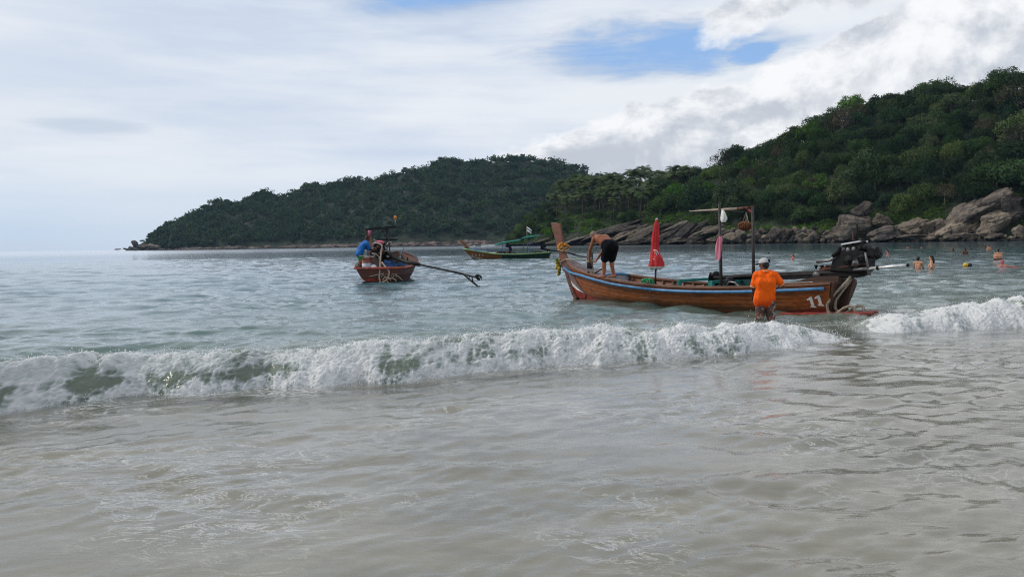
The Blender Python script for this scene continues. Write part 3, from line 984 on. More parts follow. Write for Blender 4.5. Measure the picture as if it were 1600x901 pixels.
NEAR = Land([770, 800, 830, 860, 900, 1000, 1060, 1100, 1150, 1200, 1250, 1300, 1400, 1500, 1600, 1750, 1950, 2200],
            [520, 490, 465, 440, 420, 380, 362, 350, 335, 320, 312, 305, 290, 275, 260, 240, 215, 190],
            [15, 35, 60, 80, 100, 110, 112, 115, 115, 115, 115, 115, 115, 115, 115, 115, 115, 115],
            [378, 356, 328, 302, 276, 272, 270, 262, 240, 216, 190, 168, 148, 126, 110, 92, 80, 80],
            [1, 3, 6, 9, 12, 12, 10, 8, 8, 9, 9.5, 9.5, 9, 8.5, 7.5, 6, 6, 6], 21, 4.0)
FARL = Land([196, 205, 225, 260, 300, 380, 430, 500, 560, 600, 650, 690, 740, 800, 840, 870, 900, 950, 1000, 1100],
            [1150, 1148, 1142, 1130, 1110, 1080, 1060, 1040, 1020, 1000, 990, 985, 980, 970, 960, 955, 950, 945, 940, 930],
            [8, 14, 40, 80, 120, 170, 200, 230, 250, 260, 270, 275, 280, 285, 285, 285, 285, 285, 285, 285],
            [388, 384, 368, 347, 327, 309, 299, 291, 282, 272, 260, 251, 248, 243, 244, 250, 262, 275, 290, 300],
            [1, 3, 6, 8, 9, 10, 10, 10, 10, 10, 10, 10, 10, 10, 10, 10, 10, 10, 10, 10], 77, 9.0, 0.8)
o = link('near_hill', NEAR.mesh('near_hill', 150, 44, 1.9, M['soil']))
tag(o, 'steep hillside of the nearer headland under forest', kind='structure')
o = link('far_hill', FARL.mesh('far_hill', 160, 44, 1.9, M['soil']))
tag(o, 'long low hill of the far headland under forest', kind='structure')


def leaf_quads(centers, normals, size, r, aspect=0.75):
    """one small four-cornered leaf spray per point"""
    n = len(centers)
    a = r.normal(size=(n, 3)); a -= normals * (a * normals).sum(1, keepdims=True)
    a /= np.linalg.norm(a, axis=1, keepdims=True) + 1e-9
    b = np.cross(normals, a)
    s = size * r.uniform(0.6, 1.35, n)
    a *= s[:, None] * 0.5; b *= (s * aspect)[:, None] * 0.5
    V = np.stack([centers - a, centers - b * 0.9 + a * 0.1, centers + a, centers + b * 0.9 + a * 0.1], 1).reshape(-1, 3)
    return V, np.arange(4 * n).reshape(-1, 4)


def crown_points(seed, rx, rz, nclump, per, low=-0.9, tight=0.4):
    r = np.random.default_rng(seed)
    P, Nn = [], []
    for k in range(nclump):
        d = r.normal(size=3); d /= np.linalg.norm(d)
        d[2] = abs(d[2]) * 0.95 + low * r.random()
        rad = r.uniform(0.5, 0.88)
        c = d * rad * (rx, rx, rz)
        cr = rx * r.uniform(0.28, 0.46)
        q = r.normal(size=(per, 3)); q /= np.linalg.norm(q, axis=1, keepdims=True)
        q[:, 2] = np.where(q[:, 2] < -0.62, -q[:, 2], q[:, 2])
        p = c + q * cr * (1, 1, 0.85) * (r.uniform(0.70, 1.06, (per, 1)) + 0.30 * (r.random((per, 1)) > 0.88))
        nn = q + r.normal(size=(per, 3)) * 0.55
        P.append(p); Nn.append(nn / np.linalg.norm(nn, axis=1, keepdims=True))
    return np.concatenate(P), np.concatenate(Nn)


def make_crown(seed, rx, rz, nclump, per, leaf, mat, low=-0.9):
    p, nn = crown_points(seed, rx, rz, nclump, per, low)
    V, F = leaf_quads(p, nn, leaf, np.random.default_rng(seed + 1))
    return quads_mesh('crown', V, F, mat)


def make_trunk(seed, h, rx, rz, mat, r0=0.28):
    r = random.Random(seed); b = MB()
    lean = Vector((r.uniform(-.6, .6), r.uniform(-.6, .6), 0))
    path = [Vector((0, 0, -1.5)), Vector((0, 0, h * .3)) + lean * .3, Vector((0, 0, h * .75)) + lean, Vector((0, 0, h + rz * .3)) + lean * 1.2]
    b.tube(path, [r0 * 1.3, r0, r0 * .75, r0 * .3], 6)
    for k in range(6):
        a = k * 1.05 + r.random(); s = path[1].lerp(path[2], r.uniform(.4, 1))
        e = Vector((math.cos(a) * rx * .75, math.sin(a) * rx * .75, h + rz * r.uniform(-.1, .55)))
        b.tube([s, s.lerp(e, .5) + Vector((0, 0, -.4)), e], [r0 * .5, r0 * .33, r0 * .1], 5)
    return b.mesh('trunk', mat, True)


# kinds of forest tree: (crown mesh, trunk mesh, height of crown centre)
KIND = []
for k in range(10):
    rr = random.Random(k + 50)
    rx = rr.uniform(4.6, 6.0); rz = rr.uniform(3.2, 4.8); h = rr.uniform(3.4, 5.0)
    KIND.append((make_crown(100 + k * 7, rx, rz, rr.randint(22, 30), 190, 0.52, M['leaf_near']), make_trunk(k, h, rx, rz, M['bark']), h))
UMB = [(make_crown(300 + k, 6.0, 3.0, 24, 160, 0.55, M['leaf_near'], -0.2), make_trunk(40 + k, 6.5, 5.5, 2.0, M['bark_pale'], .3), 6.5) for k in range(2)]
BROWN = [(make_crown(320 + k, 5.2, 4.6, 22, 75, 0.5, M['leaf_brown']), make_trunk(60 + k, 5.5, 5.0, 4.2, M['bark_pale'], .26), 5.5) for k in range(2)]
LITE = [(make_crown(340 + k, 5.0, 3.8, 24, 160, 0.55, M['leaf_bright']), make_trunk(70 + k, 5.5, 4.5, 3.2, M['bark_pale'], .26), 5.5) for k in range(2)]


def tree(kind, px, t, s, label, group=None, rot=None, name='forest_tree', dz=0.0):
    x, y, z = NEAR.pt(px, t)
    cm, tm, h = kind
    root = empty(name, (float(x), float(y), float(z) - 0.5 + dz), random.uniform(0, 6.28) if rot is None else rot)
    root.scale = (s, s, s * random.uniform(0.9, 1.12))
    link('trunk', tm, root)
    link('crown', cm, root, (0, 0, h))
    tag(root, label, 'tree', group)
    return root


random.seed(5)
rs = np.random.default_rng(5)


def grass_slope(px, t):
    return 985 < px < 1125 and t < 0.46 - abs(px - 1050) / 300


def palm_zone(px, t):
    return 868 < px < 1022 and t > 0.42


spots = []
tries = 0
while len(spots) < 262 and tries < 60000:
    tries += 1
    px = rs.uniform(812, 1660); t = rs.uniform(0.13, 1.04)
    if grass_slope(px, t) or palm_zone(px, t) or (px < 985 and t < 0.30 and rs.random() < .8):
        continue
    x, y, z = (float(v) for v in NEAR.pt(px, t))
    dmin = 8.6 if len(spots) < 210 else 6.3
    if px < 1000:
        dmin = 6.5
    if t > 0.92:
        dmin = 6.0
    if all((x - a) ** 2 + (y - b) ** 2 > dmin * dmin for a, b, *_ in spots):
        spots.append((x, y, px, t))
for i, (x, y, px, t) in enumerate(spots):
    kd = KIND[rs.integers(10)]
    q = rs.random()
    small = 0.62 if px < 985 else 1.0
    if q < 0.07 and px > 1120:
        kd = BROWN[i % 2]
        lab, grp = 'thin brownish tree in the forest on the near headland', 'brownish trees of the near headland'
    elif q < 0.15:
        kd = LITE[i % 2]
        zn = 'the upper half' if t > .55 else 'the lower half'
        lab, grp = 'lighter green tree on ' + zn + ' of the near forested slope', 'lighter green trees on ' + zn + ' of the near slope'
    elif q < 0.20 and t > .5:
        kd = UMB[i % 2]
        lab, grp = 'flat crowned tree in the forest on the near headland', 'flat crowned trees of the near headland'
    else:
        zn = 'right of the palm grove' if px < 1150 else 'above the boulder belt' if px < 1310 else 'above the huge round boulder' if px < 1450 else 'above the tallest outcrop'
        hn = 'at the foot of the forest' if t < .33 else 'on the skyline' if t > .86 else 'low on the slope' if t < .6 else 'high on the slope'
        lab, grp = 'dense dark green tree ' + hn + ' ' + zn, 'dark green trees ' + hn + ' ' + zn
    if small < 1:
        lab, grp = 'small bushy tree on the lower slope beside the palms', 'bushy trees on the palm slope'
    tree(kd, px, t, rs.uniform(0.72, 1.12) * (1.0 + 0.8 * rs.random() ** 3) * small, lab, grp)
tree(LITE[0], 1037, 0.98, 1.18, 'round light green tree standing on the ridge just right of the palm grove')
tree(UMB[0], 1086, 0.98, 1.20, 'tall dark tree with a broad flat crown on the ridge dip right of the palms')
tree(UMB[1], 1112, 0.98, 0.85, 'smaller flat crowned tree on the ridge beside the tall dark one')
tree(BROWN[0], 1272, 0.30, 1.25, 'greyish brown tree standing out pale in the middle of the dark slope')
tree(BROWN[1], 1592, 0.72, 1.7, 'big feathery olive tree high on the slope at the edge of the photo')
tree(UMB[0], 1205, 1.0, 0.9, 'flat crowned tree where the skyline starts to climb right of the ridge dip')
tree(UMB[1], 1392, 1.02, 1.0, 'layered dark tree topping the skyline above the round boulder')


# palms
def palm_crown(seed):
    r = np.random.default_rng(seed); V = []; F = []
    for k in range(19):
        a = k * 2.4 + r.uniform(-.3, .3); up = r.uniform(-0.1, 1.25); L = r.uniform(3.6, 4.8)
        d = np.array([math.cos(a), math.sin(a), 0]); side = np.array([-d[1], d[0], 0])
        p = np.zeros(3); el = up; pts = []
        for s in range(9):
            pts.append(p.copy()); p = p + (d * math.cos(el) + np.array([0, 0, 1]) * math.sin(el)) * L / 8; el -= 0.11 + 0.035 * s
        for s in range(8):
            w = L * 0.34 * math.sin(math.pi * (s + 1.2) / 9.5)
            for sg in (-1, 1):
                for sub in (0, .5):
                    q = pts[s] * (1 - sub) + pts[s + 1] * sub; q2 = pts[s] * (.62 - sub) + pts[s + 1] * (.38 + sub)
                    tip = q + side * sg * w + (pts[s + 1] - pts[s]) * .8 - np.array([0, 0, w * .55])
                    b = len(V); V += [q, q2, tip, q * .4 + tip * .6 + (pts[s] - pts[s + 1]) * .12]; F.append((b, b + 1, b + 2, b + 3))
    return quads_mesh('crown', np.array(V), np.array(F), M['leaf_palm'])


PCROWN = [palm_crown(k) for k in range(4)]
PTRUNK = []
for k in range(4):
    r = random.Random(k); b = MB(); lean = Vector((r.uniform(-1.2, 1.2), r.uniform(-1, 1), 0))
    b.tube([Vector((0, 0, -1.5)), Vector((0, 0, 4)) + lean * .25, Vector((0, 0, 8)) + lean * .7, Vector((0, 0, 11)) + lean], [.24, .17, .14, .12], 6)
    PTRUNK.append((b.mesh('trunk', M['bark'], True), Vector((0, 0, 11)) + lean))
pspots = []
tries = 0
while len(pspots) < 96 and tries < 20000:
    tries += 1
    px = rs.uniform(866, 1078); t = rs.uniform(0.40, 1.03) ** 0.8
    if px > 1025 and t < .8: continue
    x, y, z = (float(v) for v in NEAR.pt(px, t))
    if all((x - a) ** 2 + (y - b) ** 2 > 4.6 ** 2 for a, b, *_ in pspots):
        pspots.append((x, y, z, t))
pspots += [tuple(float(v) for v in NEAR.pt(960, .36)) + (0.3,), tuple(float(v) for v in NEAR.pt(1000, .42)) + (0.3,), tuple(float(v) for v in NEAR.pt(938, .42)) + (0.3,)]
for i, (x, y, z, t) in enumerate(pspots):
    k = int(rs.integers(4)); s = float(rs.uniform(0.85, 1.2))
    root = empty('palm_tree', (x, y, z - .4), float(rs.uniform(0, 6.28)))
    root.scale = (s * 1.2, s * 1.2, s * 1.08)
    link('trunk', PTRUNK[k][0], root)
    link('crown', PCROWN[int(rs.integers(4))], root, PTRUNK[k][1])
    if t > .86:
        tag(root, 'tall coconut palm on the skyline of the grove, crown against the sky', 'palm', 'coconut palms on the skyline')
    elif t > .4:
        tag(root, 'coconut palm in front of the skyline palms of the grove', 'palm', 'coconut palms of the grove')
    else:
        tag(root, 'lone coconut palm in the bushes below the grove', 'palm', 'lone palms below the grove')


# undergrowth: bushes and creepers over the soil, one mass each
def undergrowth(name, pts, per, rad, leaf, mat, seed):
    r = np.random.default_rng(seed); x, y, z = pts; n = len(x)
    q = r.normal(size=(n, per, 3)); q /= np.linalg.norm(q, axis=2, keepdims=True); q[:, :, 2] = np.abs(q[:, :, 2])
    R = (rad * r.uniform(0.5, 1.4, n))[:, None, None]
    C = np.stack([x, y, z], 1)[:, None, :] + q * R * (1, 1, .85) * r.uniform(.75, 1.1, (n, per, 1))
    nn = q + r.normal(size=q.shape) * .5; nn /= np.linalg.norm(nn, axis=2, keepdims=True)
    V, F = leaf_quads(C.reshape(-1, 3), nn.reshape(-1, 3), leaf, r)
    return link(name, quads_mesh(name, V, F, mat))


pp = rs.uniform(790, 1680, 2600); tt = rs.uniform(0.09, 1.05, 2600)
o = undergrowth('undergrowth', NEAR.pt(pp, tt), 34, 2.4, 0.62, M['leaf_near'], 8)
tag(o, 'dark bushes covering the near hillside between the trees', 'undergrowth', kind='stuff')
pg = np.concatenate([rs.uniform(980, 1140, 520), rs.uniform(798, 905, 260), rs.uniform(905, 990, 150), rs.uniform(1000, 1300, 240)])
tg = np.concatenate([rs.uniform(0.10, 0.52, 520), rs.uniform(0.10, 0.75, 260), rs.uniform(0.10, 0.32, 150), rs.uniform(0.06, 0.12, 240)])
o = undergrowth('shrubs', NEAR.pt(pg, tg), 46, 1.7, 0.5, M['leaf_bright'], 9)
tag(o, 'lighter green shrubs and rough grass on the lower slope behind the umbrella', 'shrubs', kind='stuff')
pg = np.concatenate([rs.uniform(1352, 1478, 330), rs.uniform(1150, 1310, 170), rs.uniform(1570, 1660, 90), rs.uniform(1480, 1580, 60)])
tg = np.concatenate([rs.uniform(0.075, 0.17, 330), rs.uniform(0.055, 0.11, 170), rs.uniform(0.06, 0.16, 90), rs.uniform(0.20, 0.26, 60)])
o = undergrowth('creepers', NEAR.pt(pg, tg), 60, 1.35, 0.42, M['leaf_bright'], 10)
tag(o, 'bright green creepers hanging over the rocks at the foot of the forest', 'creepers', kind='stuff')


# the forest goes on along the near shore past the edge of the photo
_r = np.random.default_rng(15)
_P, _N = [], []
_tem = [crown_points(950 + k, 1.0, 0.8, 16, 40) for k in range(4)]
_px = np.concatenate([_r.uniform(1655, 2190, 230), _r.uniform(1655, 2190, 60)]); _t = np.concatenate([_r.uniform(0.08, 1.05, 230), _r.uniform(.95, 1.03, 60)])
for x, y, z in zip(*NEAR.pt(_px, _t)):
    p, nn = _tem[_r.integers(4)]; R = _r.uniform(4.5, 8.0)
    _P.append(p * (R, R, R * .9) + (x, y, z + R * .5)); _N.append(nn)
V, F = leaf_quads(np.concatenate(_P), np.concatenate(_N), 1.0, _r)
o = link('shore_forest', quads_mesh('shore_forest', V, F, M['leaf_near']))
tag(o, 'dense dark forest going on along the near shore beyond the tallest outcrop', 'forest', kind='stuff')


# far wood: reads as one mass
def far_wood(n, seed):
    r = np.random.default_rng(seed)
    tem = [crown_points(900 + k, 1.0, 0.8, 10, 12) for k in range(6)]
    px = np.concatenate([r.uniform(232, 1000, n), r.uniform(250, 900, 260)]); t = np.concatenate([r.uniform(0.06, 1.05, n), r.uniform(0.95, 1.05, 260)])
    x, y, z = FARL.pt(px, t)
    P, Nn, S_ = [], [], []
    for i in range(len(x)):
        p, nn = tem[r.integers(6)]
        a = r.uniform(0, 6.28); c, s = math.cos(a), math.sin(a)
        R = (4.0 + 8.0 * r.random() ** 1.7) * min(1, 0.45 + (px[i] - 225) / 140)
        q = np.stack([p[:, 0] * c - p[:, 1] * s, p[:, 0] * s + p[:, 1] * c, p[:, 2]], 1) * (R, R, R * r.uniform(.8, 1.25))
        m = np.stack([nn[:, 0] * c - nn[:, 1] * s, nn[:, 0] * s + nn[:, 1] * c, nn[:, 2]], 1)
        P.append(q + (x[i], y[i], z[i] + R * .55)); Nn.append(m)
    P = np.concatenate(P); Nn = np.concatenate(Nn)
    V, F = leaf_quads(P, Nn, 2.9, r)
    return quads_mesh('far_forest', V, F, M['leaf_far'])


o = link('far_forest', far_wood(2000, 3))
tag(o, 'dark blue green forest covering the far headland', 'forest', kind='stuff')
for px, t, s in ((222, .9, .55), (230, .8, .6), (243, .95, .6), (263, .98, .62), (272, .98, .7), (284, 1.0, .75)):
    x, y, z = (float(v) for v in FARL.pt(px, t))
    root = empty('tip_tree', (x, y, z - .5), px)
    root.scale = (s, s, s)
    link('trunk', UMB[0][1], root); link('crown', UMB[px % 2][0], root, (0, 0, 8.5))
    tag(root, 'wind shaped tree against the sky near the tip of the far headland', 'tree', 'trees at the tip of the far headland')


# ------------------------------------------------------------------ rocks
def rock_mesh(seed, sub, mat, cuts=9, rough=0.10, lay=0.0, crack=0.0):
    bm = bmesh.new()
    bmesh.ops.create_icosphere(bm, subdivisions=sub, radius=1.0)
    co = np.array([v.co[:] for v in bm.verts])
    me = bpy.data.meshes.new('boulder')
    bm.to_mesh(me); bm.free()
    r = np.random.default_rng(seed)
    d = co / np.linalg.norm(co, axis=1, keepdims=True)
    rad = np.full(len(d), 1.12)
    for k in range(cuts):
        n = r.normal(size=3); n /= np.linalg.norm(n)
        dist = r.uniform(0.55, 0.97)
        c = d @ n
        rad = np.minimum(rad, np.where(c > 0.05, dist / np.maximum(c, 0.05), 9))
    p = d * rad[:, None]
    bump = fbm3(p * 1.7 + seed, 4, seed, 0.5)
    p = p * (1 + rough * bump[:, None])
    wp = p + 0.25 * np.stack([noise3(p * 2.2, seed + 7), noise3(p * 2.2 + 9, seed + 8), noise3(p * 2.2 + 4, seed + 6)], 1)
    cr = np.abs(noise3(wp * (1.9, 1.9, 2.3) + 31, seed + 3)); cr2 = np.abs(noise3(p * (3.5, 3.5, 5.0) + 13, seed + 4))
    p = p * (1 - crack * (np.clip(1 - cr * 9, 0, 1) + 0.5 * np.clip(1 - cr2 * 8, 0, 1)))[:, None]
    if lay:
        w = np.abs(((p[:, 2] * 1.0 + 0.25 * noise3(p * 1.3, seed + 5)) * 3.2) % 1.0 - 0.5) * 2
        p[:, :2] *= (1 - lay * np.clip(1 - w * 2.2, 0, 1))[:, None]
        p[:, 2] *= 1 - lay * 0.25 * noise3(p * 4, seed + 9)
    me.vertices.foreach_set('co', p.astype(np.float32).ravel())
    me.polygons.foreach_set('use_smooth', np.ones(len(me.polygons), bool))
    me.materials.append(mat)
    me.update()
    return me


BIGROCK = [rock_mesh(k, 5, M['rock'], 16, 0.17, 0.05, 0.13) for k in range(5)]
SLAB = [rock_mesh(20 + k, 5, M['rock_dark'], 18, 0.20, 0.10, 0.15) for k in range(5)]
SMALL = [rock_mesh(40 + k, 4, M['rock'], 14, 0.09) for k in range(8)]
SMALLD = [rock_mesh(50 + k, 4, M['rock_dark'], 14, 0.11) for k in range(6)]
TIP = [rock_mesh(60 + k, 3, M['rock_far'], 9, 0.10) for k in range(4)]


def boulder(me, px, py, w, h, D, tilt=0.0, deep=0.8, label=None, group=None, name='boulder', rz=0.0):
    """px,py = centre in the photo, w,h = size there, D = distance"""
    p = far(px, py, D); k = D / FPX
    o = link(name, me, None, p, (0, -math.radians(tilt), rz), (w * k * .52, max(w, h) * k * .5 * deep, h * k * .52))
    tag(o, label, 'rock', group)
    return o


dsh = lambda px: float(np.interp(px, NEAR.px, NEAR.sy))
# the right outcrop
R_ = lambda i, px, py, w, h, tilt, lab, dd=4, lib=BIGROCK, deep=.8: boulder(lib[i % 5], px, py, w, h, dsh(px) + dd, tilt, deep, lab)
R_(0, 1512, 338, 116, 40, 37, 'great slanting grey slab forming the left flank of the tallest outcrop', 8)
R_(1, 1553, 329, 74, 46, 24, 'topmost rock of the tallest outcrop under the trees', 10)
R_(2, 1560, 345, 66, 40, 22, 'fractured rock face in the middle of the tallest outcrop', 5)
R_(3, 1497, 360, 66, 28, 24, 'low slab at the foot of the slanting outcrop', 3)
R_(4, 1542, 364, 52, 22, 6, 'dark wedge of rock at the base of the tallest outcrop', 3, SLAB)
R_(1, 1580, 338, 40, 46, 30, 'right shoulder of the tallest outcrop beside the bushes', 8, SLAB)
R_(2, 1557, 369, 34, 13, 2, 'smooth low boulder in the water in front of the tallest outcrop', 0)
R_(3, 1597, 364, 26, 26, 10, 'pale orange boulder at the edge of the photo', 2)
R_(0, 1507, 368, 26, 14, 0, 'tan rounded boulder at the waterline left of the smooth low one', 0)
R_(4, 1636, 360, 60, 36, 10, 'rock at the shore beyond the edge of the photo', 2)
# round boulder and the rocks beside it
R_(2, 1338, 355, 70, 50, 6, 'huge round pale boulder behind the boat engine', 4)
R_(0, 1347, 331, 40, 26, 22, 'dark pointed rock sitting on the huge round boulder', 7, SLAB)
R_(1, 1376, 346, 34, 20, -18, 'grey block leaning on the right side of the huge round boulder', 6)
R_(3, 1390, 364, 62, 26, 18, 'streaked slab sloping to the water right of the huge round boulder', 2)
R_(4, 1428, 356, 64, 32, 12, 'brown jointed rock below the bright creepers', 4)
R_(0, 1424, 370, 50, 14, 4, 'low wet rock at the waterline below the brown jointed one', 1)
R_(1, 1456, 358, 44, 30, 20, 'ruddy rock between the creepers and the tallest outcrop', 4)
R_(2, 1466, 369, 40, 15, 8, 'flat tan rock at the waterline left of the tallest outcrop', 1)
# strata behind the shirtless man and the umbrella
for i, (px, py, w, h, tilt, dd) in enumerate(((905, 371, 74, 11, 16, 4), (930, 361, 90, 10, 21, 10), (958, 352, 84, 11, 22, 14), (985, 347, 70, 14, 14, 16), (890, 378, 60, 9, 8, 2),
        (945, 374, 80, 13, 14, 3), (975, 363, 80, 15, 24, 8), (1010, 358, 70, 20, 22, 10), (1000, 374, 66, 15, 10, 3), (1038, 368, 60, 24, 28, 5), (1068, 362, 56, 26, 34, 7),
        (1060, 376, 64, 12, 6, 2), (1095, 366, 50, 22, 24, 5), (1112, 352, 58, 22, 18, 9), (1090, 345, 54, 16, 28, 13), (1122, 372, 44, 16, 10, 2), (1050, 350, 50, 15, 26, 13), (868, 377, 40, 9, 10, 4),
        (850, 372, 44, 9, 16, 6), (835, 378, 44, 7, 8, 3))):
    boulder(SLAB[i % 5] if i % 4 else BIGROCK[i % 5], px, py + (hz(px) + 4 - py) * .28, w, h * .80, dsh(px) + dd, tilt, .7, 'slanting layer of grey brown rock on the shelf behind the moored boat', 'slanting rock layers of the shelf', 'flat_rock')
random.seed(31)
for k in range(64):
    px = random.uniform(850, 1135)
    top = float(np.interp(px, [850, 880, 920, 990, 1060, 1135], [376, 373, 364, 352, 352, 360])); f_ = random.random()
    py = hz(px) + 4.0 - f_ * (hz(px) + 4.0 - top)
    w = random.uniform(14, 40) * (1.1 - .4 * f_)
    boulder(SLAB[k % 5] if k % 5 else BIGROCK[k % 5], px, py, w, w * random.uniform(.22, .42), dsh(px) + 2 + f_ * 16, random.uniform(8, 36), .8,
            'slanting layer of grey brown rock on the shelf behind the moored boat', 'slanting rock layers of the shelf', 'flat_rock')
# belt of separate boulders under the forest
random.seed(12)
for px, py, w, h, lab in ((1184, 371, 21, 18, 'pale angular boulder at the waterline just right of the boat pole'), (1212, 364, 26, 20, 'square grey boulder behind the orange shirt'),
                          (1253, 368, 15, 9, 'flat white topped boulder in the middle of the boulder belt'), (1272, 370, 25, 19, 'large rounded boulder left of the huge pale one'),
                          (1297, 372, 17, 14, 'small round boulder touching the huge pale one'), (1150, 372, 36, 17, 'broad low brown boulder behind the boat poles'),
                          (1130, 372, 22, 12, 'tan square block at the waterline left of the boat poles')):
    boulder(SMALL[int(px) % 8], px, py, w, h, dsh(px) + 1, random.uniform(-8, 8), .9, lab, rz=random.uniform(-.4, .4))
n = 0
for row, (y0, sz, dd) in enumerate(((377.5, 11, 0), (372, 14, 2), (366, 14, 5), (361, 12, 8))):
    px = 1118 + row * 4
    while px < 1312:
        w = sz * random.uniform(.55, 1.5)
        boulder((SMALL + SMALLD)[random.randrange(14)], px, y0 - (px - 1210) * .006 + random.uniform(-2, 2), w, w * random.uniform(.65, .95), dsh(px) + dd, random.uniform(-20, 20), .9,
                'grey brown boulder in the belt of boulders below the forest', 'boulders of the belt below the forest', rz=random.uniform(0, 6))
        px += w * random.uniform(.75, 1.15); n += 1
for row, (dy, sz) in enumerate(((1.2, 8), (4.5, 10))):
    px = 1312
    while px < 1660:
        w = sz * random.uniform(.6, 1.5)
        boulder(SMALL[n % 8], px, hz(px) + 6.6 - dy, w, w * random.uniform(.5, .8), dsh(px) + row * 2 - 1, random.uniform(-10, 10), .9,
                'small wet boulder along the waterline of the near headland', 'wet boulders along the near waterline', rz=random.uniform(0, 6))
        px += w * .9; n += 1
# far headland: tip boulders one by one, the strip of shore rock as one mass
for px, py, w, h, lab in ((211, 381, 13, 10, 'rounded boulder balanced at the tip of the far headland'), (204, 387, 7, 5, 'dark rock at the water below the rounded tip boulder'), (195, 388.6, 7, 2.5, 'flat skerry in the sea off the far headland'),
                          (184, 389.3, 11, 1.8, 'outermost flat skerry off the far headland'), (222, 386, 18, 6, 'long pale rock beside the rounded tip boulder'), (240, 385, 26, 7, 'sloping bare rock at the foot of the far headland tip')):
    boulder(TIP[int(px) % 4], px, py, w, h, float(np.interp(px, FARL.px, FARL.sy)) - 2, random.uniform(-6, 6), .8, lab)
b = []
rr = np.random.default_rng(4)
base = rock_mesh(71, 2, M['rock_far'], 9, .1)
bv = np.array([v.co[:] for v in base.vertices]); bf = np.array([p.vertices[:] for p in base.polygons])
VV, FF = [], []
for k in range(420):
    px = rr.uniform(228, 900); t = rr.uniform(-0.005, 0.03)
    x, y, z = (float(v) for v in FARL.pt(px, t))
    s = rr.uniform(1.2, 4.6)
    FF.append(bf + len(VV) * len(bv)); VV.append(bv * (s * 1.7, s, s * .62) + (x, y - 3, max(z, 0) * .8 + s * .1))
o = link('shore_rocks', quads_mesh('shore_rocks', np.concatenate(VV), np.concatenate(FF), M['rock_far'], True))
tag(o, 'strip of pale reddish rocks along the waterline of the far headland', 'rocks', kind='stuff')

